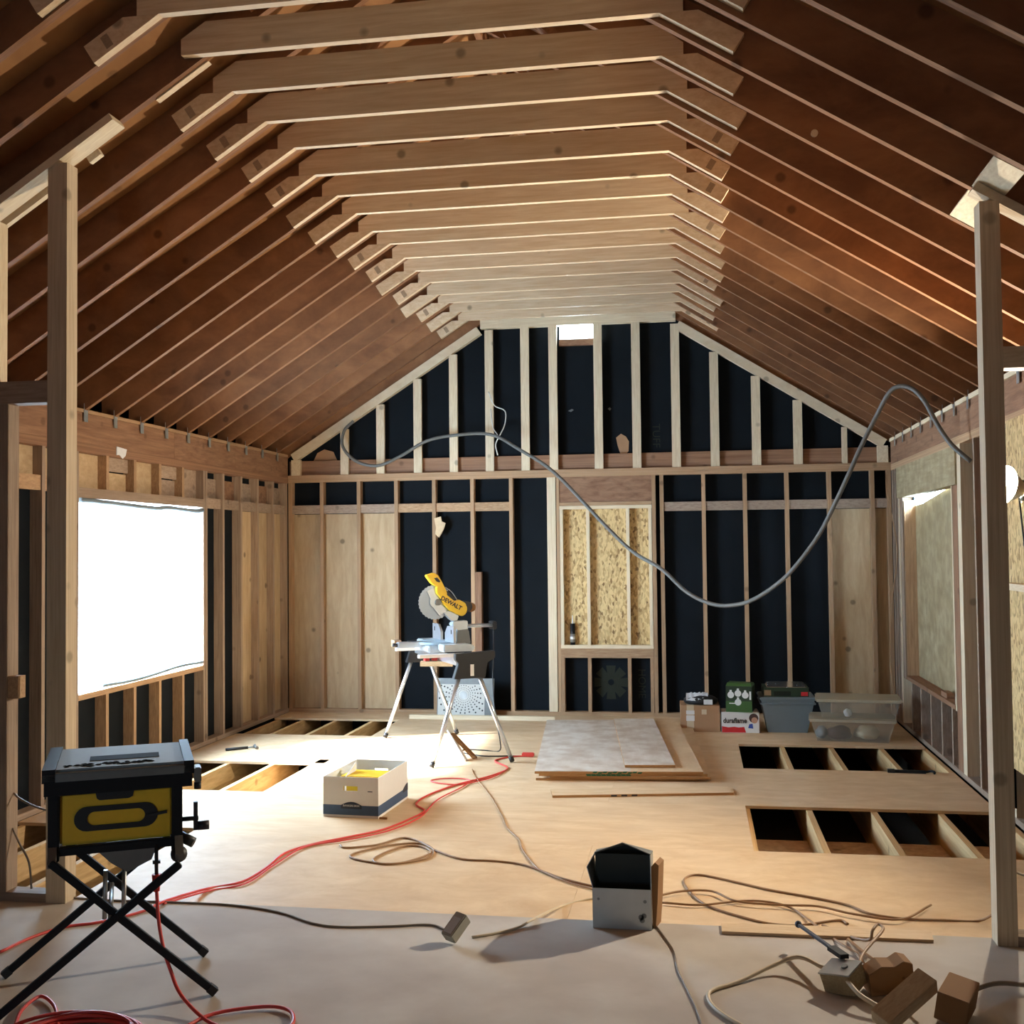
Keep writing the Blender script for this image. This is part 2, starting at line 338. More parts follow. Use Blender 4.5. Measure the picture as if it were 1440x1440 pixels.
MB().prism([(-1.36, 3.846), (-1.0, 3.846), (-1.0, 3.87), (-1.1, 3.885), (-1.2, 3.872), (-1.36, 3.89)], 1, D + 0.07, D + 0.10).done('torn_plastic', M['sheet_plastic'], v2)
# torn and stained spots on the paper
def patch(poly, mat, y=YB0 - 0.004, par=wb, name='torn_patch'): return MB().prism(poly, 1, y, YB0).done(name, M[mat], par)
patch([(-0.79, 2.82), (-0.74, 2.86), (-0.69, 2.83), (-0.66, 2.78), (-0.665, 2.68), (-0.70, 2.64), (-0.75, 2.66), (-0.775, 2.74)], 'card')
patch([(-4.02, 2.66), (-3.98, 2.74), (-3.90, 2.78), (-3.80, 2.75), (-3.76, 2.66)], 'card')
patch([(-1.28, 3.11), (-1.24, 3.13), (-1.22, 3.12), (-1.25, 3.10)], 'galv_dark'); patch([(-0.87, 3.12), (-0.85, 3.135), (-0.835, 3.12), (-0.85, 3.10)], 'galv_dark')
# printed mark and vertical lettering on the black paper
em = MB()
cx_, cz_ = -0.875, 0.33
for k in range(8):
    a = R(22.5 + 45 * k) + R(22.5); p = Vector((math.cos(a), math.sin(a))); q = Vector((-p.y, p.x))
    em.prism([(cx_ + p.x * r + q.x * t, cz_ + p.y * r + q.y * t) for r, t in ((0.03, -0.03), (0.17, -0.048), (0.17, 0.048), (0.03, 0.03))], 1, YB0 - 0.0015 - 0.0002 * k, YB0)
em.done('printed_mark', M['felt_print'], wb)
text('printed_letters', 'HOME', 0.105, M['felt_print'], wb, (-0.565, YB0 - 0.002, 0.32), (R(90), R(90), 0), 0.0005)
text('printed_letters', 'TUFF', 0.11, M['felt_print'], wb, (-0.385, YB0 - 0.002, 2.83), (R(90), R(90), 0), 0.0005)

# ================================================================ setting: left wall
XO = XL - FS
W0, W1, WZ0, WZ1 = 7.178, 9.17, 0.705, 2.085
wl = MB()
for a in ((-3, W0, -0.3, 2.98), (W1, D + FS, -0.3, 2.98), (W0, W1, -0.3, WZ0 - 0.02), (W0, W1, WZ1 + 0.02, 2.98)): wl.box(XO - 0.015, XO, *a)
wl = wl.done('wall_left', M['felt']); wl['kind'] = 'structure'; wl['label'] = 'left stud wall with one big window opening covered in plastic'
def lstud(y, z0, z1, mat='grey_stud', w=0.038, name='stud'): return box(name, M[mat], wl, XO + 0.001, XL, y - w / 2, y + w / 2, z0, z1)
box('bottom_plate', M['grey_stud'], wl, XO + .001, XL, 5.1, D - .002, 0.0, 0.038)
box('top_plate', M['rim'], wl, XO + .001, XL, -2.9, D - .002, 2.415, 2.475)
LYS = [7.156 + SP * k for k in range(-12, 11)]
for y in LYS:
    if y > 11.15: continue
    inside = W0 < y < W1
    if inside:
        lstud(y, 2.165, 2.415, 'old_stud', name='cripple_stud'); lstud(y, 0.038, WZ0 - 0.04, 'old_stud', name='cripple_stud')
    else:
        lstud(y, 0.038, 2.415, 'grey_stud')
lstud(7.112, 0.038, 2.415, 'old_stud', 0.036); lstud(9.235, 0.038, 2.415, 'grey_stud', 0.036); lstud(11.185, 0.038, 2.415)
box('header', M['grey_stud'], wl, XO + .001, XL, W0 - 0.002, W1, 2.09, 2.163)
wi = struct('window_3', 'bright window opening covered with clear plastic sheeting', None)
box('window_sill', M['old_stud'], wl, XO + .001, XL, W0 - 0.002, W1, WZ0 - 0.04, WZ0)
# plastic sheet with a wavy lower hem that sags over the sill and a rolled hem at the top
bm = bmesh.new(); NY, NZ = 40, 24; g = []
for i in range(NY + 1):
    row = []
    for j in range(NZ + 1):
        y = W0 - 0.012 + (W1 - W0 + 0.024) * i / NY; t = j / NZ
        z0 = WZ0 - 0.015 + 0.05 * noise.noise((y * 2.2, 0, 3)) + 0.02 * math.sin(y * 5)
        z = z0 + (WZ1 + 0.012 - z0) * t
        row.append(bm.verts.new((XL - 0.030 + 0.018 * noise.noise((y * 3, z * 2.5, 1)) * (1 - t * 0.6), y, z)))
    g.append(row)
for i in range(NY):
    for j in range(NZ):
        f = bm.faces.new((g[i][j], g[i + 1][j], g[i + 1][j + 1], g[i][j + 1])); f.smooth = True
me = bpy.data.meshes.new('plastic_sheet'); bm.to_mesh(me); bm.free()
ps = link('plastic_sheet', me, M['sheet_plastic'], wi)
MB().tube([(XL - 0.006, W0 + 0.02, 2.075), (XL - 0.002, 7.8, 2.062), (XL + 0.004, 8.3, 2.05), (XL - 0.002, 8.5, 2.064), (XL, 9.0, 2.052), (XL - 0.004, W1 - 0.01, 2.066)], 0.02, 6, 4).done('rolled_hem', M['hem'], wi)
MB().tube([(XL + 0.002, W0 + 0.3, 0.735), (XL + 0.006, 7.9, 0.722), (XL + 0.004, 8.3, 0.73), (XL + 0.01, 8.7, 0.748), (XL + 0.0, W1 - 0.02, 0.735)], 0.013, 6, 4).done('rolled_hem', M['hem'], wi)
# boards and blocks between the studs
def lboard(y0, y1, z0, z1, mat, x=XO + 0.002, t=0.018, name='wall_board'): return box(name, M[mat], wl, x, x + t, y0, y1, z0, z1)
ys = [y for y in LYS if W0 - 0.1 < y < W1 + 0.1]
for i in range(len(ys) - 1):
    lboard(ys[i] + 0.02, ys[i + 1] - 0.02, 2.166, 2.30 if i % 2 else 2.414, 'wide_board' if i < 3 else 'grey_stud')
    lboard(ys[i] + 0.02, ys[i + 1] - 0.02, 2.31, 2.414, 'grey_stud', XO + 0.02) if i % 2 else None
far = [y for y in LYS if y > W1] + [11.185]
for i in range(len(far) - 1):
    a, b = far[i] + 0.02, far[i + 1] - 0.02
    if b - a < 0.05: continue
    lboard(a, b, 2.09, 2.18, 'grey_stud', XL - 0.06, 0.04, 'stud_block'); lboard(a, b, 2.182, 2.36, 'rim' if i % 2 else 'grey_stud')
    if far[i] > 9.95: lboard(a, b, 0.04, 2.088, 'wide_board')
near = [y for y in LYS if y < 7.2]
for i in range(len(near) - 1):
    a, b = near[i] + 0.02, near[i + 1] - 0.02
    lboard(a, b, 2.12, 2.22, 'old_stud', XL - 0.05, 0.04, 'stud_block'); lboard(a, b, 2.222, 2.414, 'wide_board')
# rim board, its lip and the rafter hangers
for a, b in ((-2.9, 1.2), (1.202, 5.4), (5.402, 8.62), (8.622, 9.86), (9.862, D - 0.002)): box('rim_board', M['rim'], wl, XL - 0.038, XL, a, b, 2.476, 2.694)
box('rim_lip', M['old_stud'], wl, XL - 0.04, XL + 0.012, -2.9, D - .03, 2.695, 2.72)
box('eave_block', M['old_board'], wl, XO - 0.02, XO, -2.9, D + 0.09, 2.74, 2.99)

# ================================================================ setting: right wall
XQ = XR + FS; V0, V1, VZ0, VZ1 = 8.70, 10.62, 0.50, 2.10
wr = MB()
for a in ((-3, V0, -0.3, 2.98), (V1, D + FS, -0.3, 2.98), (V0, V1, -0.3, VZ0 - 0.04), (V0, V1, VZ1 + 0.06, 2.98)): wr.box(XQ, XQ + 0.015, *a)
wr = wr.done('wall_right', M['felt']); wr['kind'] = 'structure'; wr['label'] = 'right stud wall with a boarded window opening and a lit strand board'
def rstud(y, z0, z1, mat='grey_stud', w=0.038, name='stud', x0=XR): return box(name, M[mat], wr, x0, XQ - .001, y - w / 2, y + w / 2, z0, z1)
box('bottom_plate', M['grey_stud'], wr, XR, XQ - .001, 5.1, D - .002, 0.0, 0.038)
box('top_plate', M['old_stud'], wr, XR, XQ - .001, -2.9, D - .002, 2.42, 2.478)
for y in (11.18, 11.02, 10.90): rstud(y, 0.038, 2.42, 'grey_stud')
rstud(10.845, 0.038, 2.13, 'new_pine', 0.04); rstud(10.72, 0.46, 2.13, 'grey_stud', 0.12)
rstud(8.68, 0.46, 2.13, 'new_pine', 0.036); rstud(8.57, 0.038, 2.13, 'rim', 0.15); rstud(8.43, 0.038, 2.42, 'new_pine', 0.11)
for y in (10.4, 10.0, 9.59, 9.18, 8.82): rstud(y, 0.038, VZ0 - 0.035, 'grey_stud', name='cripple_stud')
for y in (7.99, 7.58): rstud(y, 0.038, 2.42, 'grey_stud')
for y in (7.17, 4.73, 3.9, 3.1, 2.3, 1.5): rstud(y, 0.038, 2.42, 'new_pine')
box('header_board', M['osb_pale'], wr, XR - 0.012, XQ - .002, 8.49, 10.88, 2.132, 2.418)
wv = struct('window_4', 'right window opening closed by a strand board panel with a bright gap above it', MB().prism([(V0 - 0.1, 0.45), (V1 + 0.1, 0.45), (V1 + 0.1, 2.055), (10.3, 2.06), (9.2, 2.15), (V0 - 0.1, 2.17)], 0, XQ + 0.017, XQ + 0.03).done('tmp', None).data, M['osb_pale']); bpy.data.objects.remove(bpy.data.objects['tmp'])
box('window_sill', M['rim'], wr, XR - 0.004, XQ + 0.012, V0, V1, VZ0 - 0.034, VZ0)
box('jamb_liner', M['old_stud'], wv, XR + 0.004, XQ + 0.016, V1 - 0.012, V1, VZ0, VZ1)
for a, b in ((-2.9, 2.0), (2.002, 6.2), (6.202, 8.35), (8.352, D - .002)): box('rim_board', M['rim'], wr, XR, XR + 0.038, a, b, 2.479, 2.694)
box('rim_lip', M['new_pine'], wr, XR - 0.014, XR + 0.04, -2.9, D - .03, 2.695, 2.728)
box('eave_block', M['old_board'], wr, XQ, XQ + 0.02, -2.9, D + 0.09, 2.74, 2.99)
box('strand_board', M['osb'], wr, XR - 0.013, XR - 0.001, 4.75, 7.13, 0.34, 2.44)
box('felt_strip', M['felt'], wr, XR - 0.015, XR - 0.001, 7.131, 7.148, 0.1, 2.40)
rstud(6.9, 1.42, 1.46, 'new_pine', 0.5, 'ledger_block', XR - 0.06)

# ================================================================ setting: near wall behind the viewer, with a slit added for fill daylight
wn = MB(); 
wn.prism([(-4.5, -0.3), (-1.8, -0.3), (-1.8, top(-1.8)), (-4.5, top(-4.5))], 1, -3.1, -3.0)
wn.prism([(-1.68, -0.3), (2.1, -0.3), (2.1, top(2.1)), (XC, top(XC)), (-1.68, top(-1.68))], 1, -3.1, -3.0)
wn.prism([(-1.8, 1.4), (-1.68, 1.4), (-1.68, top(-1.68)), (-1.8, top(-1.8))], 1, -3.1, -3.0)
wn = wn.done('wall_near', M['felt']); wn['kind'] = 'structure'; wn['label'] = 'unseen near wall with a narrow slit added for fill daylight'  # black lining chosen to cut bounced light on surfaces facing the viewer

# ================================================================ setting: roof
ce = MB(); RD = 0.185
def slope_slab(mb, s, off0, off1, x_e, x_r, y0, y1):
    """slab over the rafters on side s, from eave x to ridge x, between two offsets above the rafter underside"""
    n = Vector((s * SA, 0, CA)); P = []
    for y in (y0, y1):
        for x, o in ((x_e, off0), (x_r, off0), (x_r, off1), (x_e, off1)):
            P.append(Vector((x, y, rz_(x))) + n * o)
    mb.hexa(P); return mb
XE0, XE1 = XL - 0.30, XR + 0.30
slope_slab(ce, -1, RD + 0.03, RD + 0.06, XE0, XC + 0.1, -3.1, D + 0.12); slope_slab(ce, 1, RD + 0.03, RD + 0.06, XE1, XC - 0.1, -3.1, D + 0.12)
ce = ce.done('ceiling', M['old_board']); ce['kind'] = 'structure'; ce['label'] = 'open gable roof of old brown rafters with new pale ceiling ties'
n_b = 21; run = (XC - XE0) / n_b
for s in (-1, 1):
    for k in range(n_b):
        if s < 0: a, b = XE0 + run * k, XE0 + run * (k + 1)
        else: a, b = XE1 - run * k, XE1 - run * (k + 1)
        gp = 0.003 * (1 if b > a else -1); j = random.uniform(0.0, 0.004)
        slope_slab(MB(), s, RD + j, RD + 0.022 + j, a + gp, b - gp, -3.05, D + 0.085).done('sheathing_board', M['old_board'], ce)
YK = 4.338
def rafter(s, y):
    n = Vector((s * SA, 0, CA)); x_e, x_r = (XE0 + 0.05, XC - 0.02) if s < 0 else (XE1 - 0.05, XC + 0.02)
    A = Vector((x_e, y, rz_(x_e))) + n * RD / 2; B = Vector((x_r, y, rz_(x_r))) + n * RD / 2
    MB().bar(A, B, 0.038, RD - 0.001, n).done('rafter', M['old_rafter'], ce)
for i in range(-17, 17):
    y = YK + SP * i + 0.057 + random.uniform(-0.006, 0.006)
    if y > D - 0.05: continue
    rafter(-1, y); rafter(1, y)
    if i > -6:
        for par, x, sg in ((wl, XL + 0.0145, 1), (wr, XR - 0.0165, -1)):
            m = MB(); m.box(min(x, x - .002 * sg), max(x, x - .002 * sg), y - 0.024, y + 0.024, 2.63, 2.722); m.box(min(x, x - .002 * sg) , max(x, x - .002 * sg), y - 0.028, y - 0.022, 2.64, 2.76)
            m.done('rafter_hanger', M['galv'], par)
rafter(-1, D + 0.048); rafter(1, D + 0.048)
box('ridge_board', M['old_rafter'], ce, XC - 0.019, XC + 0.019, -3, D + .08, rz_(XC) + 0.01, rz_(XC) + 0.20)
for i in range(-2, 17):
    y0 = YK + SP * i; y1 = y0 + 0.038; dz = random.uniform(-0.012, 0.012); xl, xr = XKL + random.uniform(-.02, .02), XKR + random.uniform(-.012, .012)
    z = ZK + dz; h = 0.150
    m = 'tie_pine'
    MB().prism([(xl - 0.10, z), (xr + 0.10, z), (xr + 0.10, z + 0.055), (xr - 0.02, z + h), (xl + 0.02, z + h), (xl - 0.10, z + 0.075)], 1, y0, y1).done('ceiling_tie', M[m], ce)
    for s, xk in ((-1, xl), (1, xr)):
        ln = random.uniform(0.30, 0.36) + (0.05 if s > 0 else 0); g = -0.001
        d = Vector((s * CA, -SA)); nn = Vector((s * SA, CA))            # down the slope, off the slope
        q0 = Vector((xk, z + g)); q1 = q0 + d * ln; q2 = q1 + nn * 0.09; q3 = Vector((xk + s * 0.165, z + g))
        ya, yb = (y0, y1) if not (i == 1 and s < 0) else (y1 + 0.0385, y1 + 0.0765)
        MB().prism([tuple(q0), tuple(q1), tuple(q2), tuple(q3)], 1, ya, yb).done('tie_knee', M[m], ce)
        if random.random() < 0.4:
            kn = COL.objects[-1]
            c_ = q0 + d * (ln * 0.72) + nn * 0.045
            MB().prism([tuple(c_ + d * a_ + nn * b_) for a_, b_ in ((-.018, -.03), (.018, -.03), (.018, .03), (-.018, .03))], 1, ya - 0.0008, ya + 0.001).done('grade_stamp', M['stamp'], kn)
for x, y, s in ((-1.95, 4.62, 1), (-1.55, 5.02, -1), (-1.75, 5.45, 1), (-0.55, 5.42, -1), (-1.3, 4.2, 1), (-0.75, 5.85, -1)):
    MB().bar((x, y, 4.145), (x + s * 0.22, y + 0.02, min(rz_(x + s * 0.22), 4.62) - 0.01), 0.038, 0.088, (0, 1, 0)).done('ridge_strut', M['old_rafter'], ce)
# two old nail-plug discs on the right slope
MB().cyl((0.565, YK + SP * 2 + 0.036, 3.585), (0.565, YK + SP * 2 + 0.02, 3.585), 0.016, n=14).done('wood_plug', M['new_pine'], ce)

# ================================================================ setting: remains of a partition (posts, headers, plates)
PY0, PY1 = 4.700, 4.789
FZ = 0.1005                                                      # the old floor is one layer higher than the new plywood
wp = struct('wall_partition', 'two leftover posts of a removed partition with their headers and plates', None)
nL = Vector((-SA, 0, CA)); nR = Vector((SA, 0, CA)); ym = (PY0 + PY1) / 2
box('post', M['post_pine'], wp, -2.962, -2.865, PY0, PY1, FZ, 3.52); box('post', M['post_pine'], wp, 1.155, 1.232, PY0, PY1, FZ, 3.085)
box('sill_plate', M['grey_stud'], wp, -4.27, -2.963, PY0, PY1, FZ, 0.141); box('sill_plate', M['grey_stud'], wp, 1.233, 1.88, PY0, PY1, FZ, 0.141)
box('stud', M['grey_stud'], wp, -3.207, -3.163, PY0, PY1, 0.142, 2.398); box('stud', M['new_pine'], wp, -3.262, -3.226, PY0, PY1, 2.505, 3.27)
box('header', M['grey_stud'], wp, -4.27, -2.963, PY0, PY1, 2.40, 2.503); box('header', M['post_pine'], wp, 1.233, 1.88, PY0, PY1, 2.402, 2.489)
box('stub', M['old_stud'], wp, -3.162, -3.112, PY0 + .01, PY1 - .02, 1.027, 1.13)
def sloped(n, xa, xb, y, w, mat):
    A = Vector((xa, y, rz_(xa))) - n * 0.0195; B = Vector((xb, y, rz_(xb))) - n * 0.0195
    MB().bar(A, B, w, 0.036, n).done('sloped_plate', M[mat], wp)
sloped(nL, -4.0, -2.65, ym, 0.11, 'new_pine'); sloped(nL, -3.9, -3.0, 4.865, 0.03, 'new_pine'); sloped(nL, -2.86, -2.80, 4.865, 0.03, 'new_pine'); sloped(nR, 1.15, 1.95, ym, 0.089, 'post_pine')
for a, b in ((4.43, 4.78), (4.82, 5.19)):
    x = 1.20
    MB().bar(Vector((x, a, rz_(x))) + nR * 0.02, Vector((x, b, rz_(x))) + nR * 0.02, 0.13, 0.034, nR).done('rafter_block', M['new_pine'], wp)

# ================================================================ unseen skirts added to keep light out of the crawlspace
for nm, a in (('light_block_1', (XO - 0.1, XO - 0.02, 4.6, 11.6)), ('light_block_2', (XQ + 0.02, XQ + 0.1, 4.6, 11.6)), ('light_block_3', (-5.2, 3.0, 11.32, 11.45)), ('light_block_4', (-5.2, 3.0, 4.6, 4.69))):
    o = MB().box(a[0], a[1], a[2], a[3], -0.95, -0.021 if nm == 'light_block_4' else -0.29).done(nm, M['crawl']); o['kind'] = 'structure'

F0 = 0.1005                                                      # top of the old floor
# ================================================================ work lamp
t = thing('work_lamp', 'glaring bare bulb work lamp fixed to the right wall', 'lamp', (1.87, 6.77, 2.0))
HR = (0, R(11), R(26))
MB().sphere((-0.085, 0, 0), 0.052, 24, 14).done('bulb', M['bulb'], t, rot=HR)
MB().cyl((-0.036, 0, 0), (-0.012, 0, 0), 0.03, 0.034, 14).done('socket', M['black'], t, rot=HR)
MB().cyl((-0.15, 0, 0), (-0.022, 0, 0), 0.115, 0.04, 28, False).done('reflector', M['galv'], t, rot=HR)
MB().box(-0.02, -0.0005, -0.03, 0.03, -0.06, 0.06).done('mount_plate', M['galv_dark'], t)
MB().tube([(-0.03, 0, -0.03), (-0.03, -0.05, -0.2), (-0.012, -0.08, -0.6), (-0.012, -0.06, -1.2)], 0.005).done('lamp_cord', M['black'], t)

# ================================================================ table saw on folding stand
t = thing('table_saw', 'yellow and black table saw on folding crossed legs in front of the left post', 'table saw', (-2.065, 3.635, F0), R(28.5)); t.scale = (0.9345,) * 3
tt = MB().box(-0.215, 0.315, 0.06, 0.53, 0.865, 0.893).done('table_top', M['table_alu'], t, bevel=0.004)
MB().box(-0.06, 0.20, 0.20, 0.30, 0.8925, 0.895).done('blade_insert', M['felt'], tt)
m = MB(); random.seed(3)
for k in range(40):
    x = random.uniform(-0.15, 0.17); y = 0.11 + random.uniform(-0.02, 0.05) * (1 - abs(x) * 3); r = random.uniform(0.006, 0.018)
    m.cyl((x, y, 0.8931), (x, y, 0.8931 + r * 0.25), r, r * 0.3, 7)
m = m.done('sawdust_heap', M['felt'], tt); m['kind'] = 'stuff'
for a_, b_ in ((-0.222, -0.175), (0.288, 0.325)): MB().box(a_, b_, 0.03, 0.55, 0.85, 0.90).done('side_rail', M['blacksteel'], t)
MB().box(-0.222, 0.325, 0.03, 0.062, 0.852, 0.884).done('front_rail', M['galv_dark'], t, bevel=0.003)
MB().box(-0.215, 0.318, 0.036, 0.06, 0.80, 0.851).done('rail_skirt', M['blacksteel'], t)
MB().box(0.326, 0.352, 0.02, 0.10, 0.815, 0.872).done('rail_lock', M['galv_dark'], t, bevel=0.004)
MB().cyl((0.338, 0.03, 0.79), (0.338, 0.03, 0.815), 0.014, n=10).done('lock_knob', M['black'], t)
hs = MB().box(-0.16, 0.245, 0.066, 0.46, 0.605, 0.80).done('housing', M['yellow'], t, bevel=0.008)
cap = lambda r, L, n=10: [(L * (1 if abs(a) < 90.1 else -1) + r * math.cos(R(a)), r * math.sin(R(a))) for a in [-90 + 180 * i / n for i in range(n + 1)]] + [(-L + r * math.cos(R(a)), r * math.sin(R(a))) for a in [90 + 180 * i / n for i in range(n + 1)]]
m = MB()
o_, i_ = cap(0.046, 0.105), cap(0.026, 0.078)
for k in range(len(o_)):
    q = (k + 1) % len(o_)
    P = [(o_[k][0], o_[k][1]), (o_[q][0], o_[q][1]), (i_[q][0], i_[q][1]), (i_[k][0], i_[k][1])]
    m.prism([(a + 0.04, b + 0.70) for a, b in P], 1, 0.0600, 0.068)
m.done('handle_recess', M['black'], hs)
MB().prism([(-0.035, 0.80), (0.105, 0.80), (0.10, 0.775), (0.085, 0.768), (-0.02, 0.768), (-0.03, 0.775)], 1, 0.058, 0.068).done('top_notch', M['black'], hs)
MB().bar((0.15, 0.060, 0.695), (0.225, 0.058, 0.705), 0.01, 0.012, (0, 1, 0)).done('cord_stub', M['black'], hs)
m = MB()
for x in (-0.182, 0.262): m.box(x - 0.02, x + 0.02, 0.045, 0.50, 0.55, 0.84)
m.box(-0.20, 0.28, 0.045, 0.075, 0.572, 0.604).box(-0.20, 0.28, 0.47, 0.50, 0.55, 0.60)
m.done('side_frame', M['blacksteel'], t, bevel=0.004)
m = MB().cyl((0.28, 0.10, 0.66), (0.345, 0.10, 0.66), 0.009, n=10).box(0.326, 0.342, 0.09, 0.11, 0.615, 0.725); m.cyl((0.342, 0.10, 0.63), (0.385, 0.10, 0.63), 0.018, n=12)
m.done('bevel_handle', M['black'], t)
MB().cyl((0.275, 0.08, 0.60), (0.325, 0.06, 0.575), 0.02, n=12).done('stand_knob', M['black'], t)
MB().sphere((0.268, 0.03, 0.545), 0.032, 14, 8).done('hinge_cap', M['black'], t)
MB().prism([(-0.05, 0.572), (0.20, 0.572), (0.17, 0.50), (0.08, 0.46), (0.02, 0.50)], 1, 0.16, 0.40).done('dust_chute', M['galv_dark'], t)
for a, b, y in (((-0.19, 0.565), (0.399, 0.013), 0.0), ((0.27, 0.525), (-0.40, 0.013), -0.036), ((-0.15, 0.525), (0.392, 0.013), 0.44), ((0.27, 0.53), (-0.39, 0.013), 0.476)):
    lg = MB().bar((a[0], y, a[1]), (b[0], y, b[1]), 0.026, 0.028, (0, 0, 1)).done('leg', M['blacksteel'], t, bevel=0.003)
    d = Vector((b[0] - a[0], 0, b[1] - a[1])).normalized()
    e = Vector((b[0], y, b[1]))
    MB().bar(e - d * 0.03, e + d * 0.003, 0.031, 0.032, (0, 0, 1)).done('foot_cap', M['black'], lg)
for x, y0, y1 in ((-0.185, 0.0, 0.05), (0.268, -0.036, 0.05)): MB().bar((x, y0, 0.55), (x, y1, 0.60), 0.03, 0.03, (0, 1, 0)).done('leg_bracket', M['galv_dark'], t)
for x in (-0.005, 0.065): MB().cyl((x, 0.22, 0.27), (x + 0.004, 0.22, 0.46), 0.009, n=10).done('lift_strut', M['galv'], t)
MB().cyl((0.02, -0.04, 0.345), (0.02, 0.48, 0.345), 0.009, n=10).done('pivot_rod', M['galv_dark'], t)
pg = MB().cyl((0.186, 0.05, 0.585), (0.186, 0.05, 0.455), 0.007, n=8).box(0.172, 0.20, 0.04, 0.06, 0.512, 0.522).done('power_plug', M['black'], t)

# ================================================================ mitre saw stand and mitre saw
MO, MA = (-2.03, 9.2), R(30)
t = thing('saw_stand', 'silver legged folding saw stand with black end brackets', 'saw stand', (MO[0], MO[1], 0), MA)
MB().box(-0.145, -0.075, -0.66, 0.79, 0.765, 0.825).done('beam', M['alu_bright'], t, bevel=0.004)
for y, sg in ((-0.64, -1), (0.77, 1)):
    b = MB(); b.prism([(-0.205, 0.875), (0.125, 0.890), (0.125, 0.835), (0.06, 0.80), (0.04, 0.68), (-0.22, 0.68), (-0.18, 0.80), (-0.205, 0.83)], 1, y - 0.03, y + 0.03)
    b = b.done('bracket', M['black'], t, bevel=0.004)
    if sg < 0: MB().box(-0.085, -0.055, y - 0.0312, y - 0.03, 0.70, 0.79).done('label_sticker', M['white_card'], b)
for A, B in (((-0.17, -0.64, 0.69), (-0.401, -0.645, 0.012)), ((0.0, -0.64, 0.69), (0.255, -0.678, 0.012)), ((-0.17, 0.77, 0.69), (-0.397, 0.853, 0.012)), ((0.0, 0.77, 0.69), (0.256, 0.764, 0.012))):
    lg = MB().cyl(A, B, 0.017, n=14).done('leg', M['alu_bright'], t); d = (Vector(B) - Vector(A)).normalized()
    MB().cyl(Vector(B) - d * 0.035, Vector(B) + d * 0.004, 0.020, n=14).done('rubber_foot', M['black'], lg)
for y in (-0.36, 0.36): MB().box(-0.42, 0.22, y - 0.03, y + 0.03, 0.826, 0.852).done('mount_rail', M['white_card'], t, bevel=0.002)

t = thing('mitre_saw', 'yellow sliding mitre saw with its round blade raised on a silver stand', 'mitre saw', (MO[0], MO[1], 0), MA)
fx = lambda zx: ((560 + zx / 9) - 639.5) * 0.00613
fz = lambda zy: 0.912 + (903 - (800 + zy / 9)) * 0.0060
def zp(*pts): return [(fx(a), fz(b)) for a, b in pts]
MB().box(-0.30, 0.10, -0.24, 0.24, 0.853, 0.905).done('base', M['alu'], t, bevel=0.012)
for a_ in ((-0.22, -0.02, 0.24, 0.40), (-0.22, 0.02, -0.40, -0.24)): MB().box(*a_, 0.868, 0.925).done('base_wing', M['alu'], t, bevel=0.008)
MB().cyl((-0.16, 0, 0.906), (-0.16, 0, 0.928), 0.17, n=36).done('turntable', M['table_alu'], t)
MB().box(-0.50, -0.28, -0.045, 0.045, 0.885, 0.93).done('mitre_arm', M['alu_bright'], t, bevel=0.006)
MB().cyl((-0.50, 0, 0.905), (-0.54, 0, 0.91), 0.016, n=12).done('mitre_knob', M['black'], t)
for y0, y1 in ((0.06, 0.30), (-0.30, -0.06)):
    s = 1 if y0 > 0 else -1
    f = MB().prism([(min(y0, y1), 0.929), (max(y0, y1), 0.929), (max(y0, y1) if s > 0 else max(y0, y1), 1.0 if s < 0 else 1.06), (max(y0, y1) if s > 0 else max(y0, y1) - 0.07, 1.06), (min(y0, y1) + (0.07 if s > 0 else 0), 1.06), (min(y0, y1), 1.0 if s > 0 else 1.06)], 0, -0.105, -0.085).done('fence', M['alu_bright'], t)
    MB().box(-0.106, -0.105, (y0 + y1) / 2 - 0.012 + 0.06 * s, (y0 + y1) / 2 + 0.012 + 0.06 * s, 1.0, 1.035).done('fence_label', M['black'], f)
bc = (-0.169, 1.255)
bl = MB(); nt = 60
bl.prism([(bc[0] + (0.148 if k % 2 else 0.142) * math.cos(2 * math.pi * k / nt), bc[1] + (0.148 if k % 2 else 0.142) * math.sin(2 * math.pi * k / nt)) for k in range(nt)], 1, -0.002, 0.002)
bl.done('blade', M['steel_blade'], t)
gp = [(bc[0] + 0.118 * math.cos(R(a)), bc[1] + 0.118 * math.sin(R(a))) for a in range(-75, 130, 12)] + [(bc[0] + 0.05 * math.cos(R(a)), bc[1] + 0.05 * math.sin(R(a))) for a in range(150, 262, 14)]
MB().prism(gp, 1, -0.016, -0.006).done('blade_guard', M['alu'], t)
MB().cyl((bc[0] + 0.02, -0.03, bc[1]), (bc[0] + 0.02, 0.02, bc[1]), 0.028, n=16).done('arbor', M['galv_dark'], t)
ya, yb = -0.045, 0.03
arm = MB().prism(zp((500, 200), (560, 270), (610, 330), (700, 408), (755, 385), (840, 430), (866, 500), (850, 565), (800, 600), (735, 570), (640, 520), (560, 440), (520, 360), (470, 300), (465, 230)), 1, ya, yb).done('arm', M['yellow'], t, bevel=0.006)
MB().prism(zp((340, 70), (440, 40), (495, 75), (540, 150), (600, 270), (612, 325), (560, 320), (490, 225), (410, 175), (350, 95)), 1, ya + 0.01, yb - 0.006).done('handle', M['yellow'], t, bevel=0.006)
MB().prism(zp((440, 110), (480, 100), (520, 150), (505, 165), (470, 150)), 1, ya + 0.008, ya + 0.012).done('handle_grip', M['black'], t)
MB().prism(zp((600, 260), (650, 300), (740, 395), (720, 412), (640, 350), (590, 320)), 1, -0.02, 0.02).done('motor_cover', M['black'], t)
MB().cyl((fx(870), -0.03, fz(480)), (fx(870), 0.10, fz(480)), 0.045, n=18).done('motor', M['black'], t)
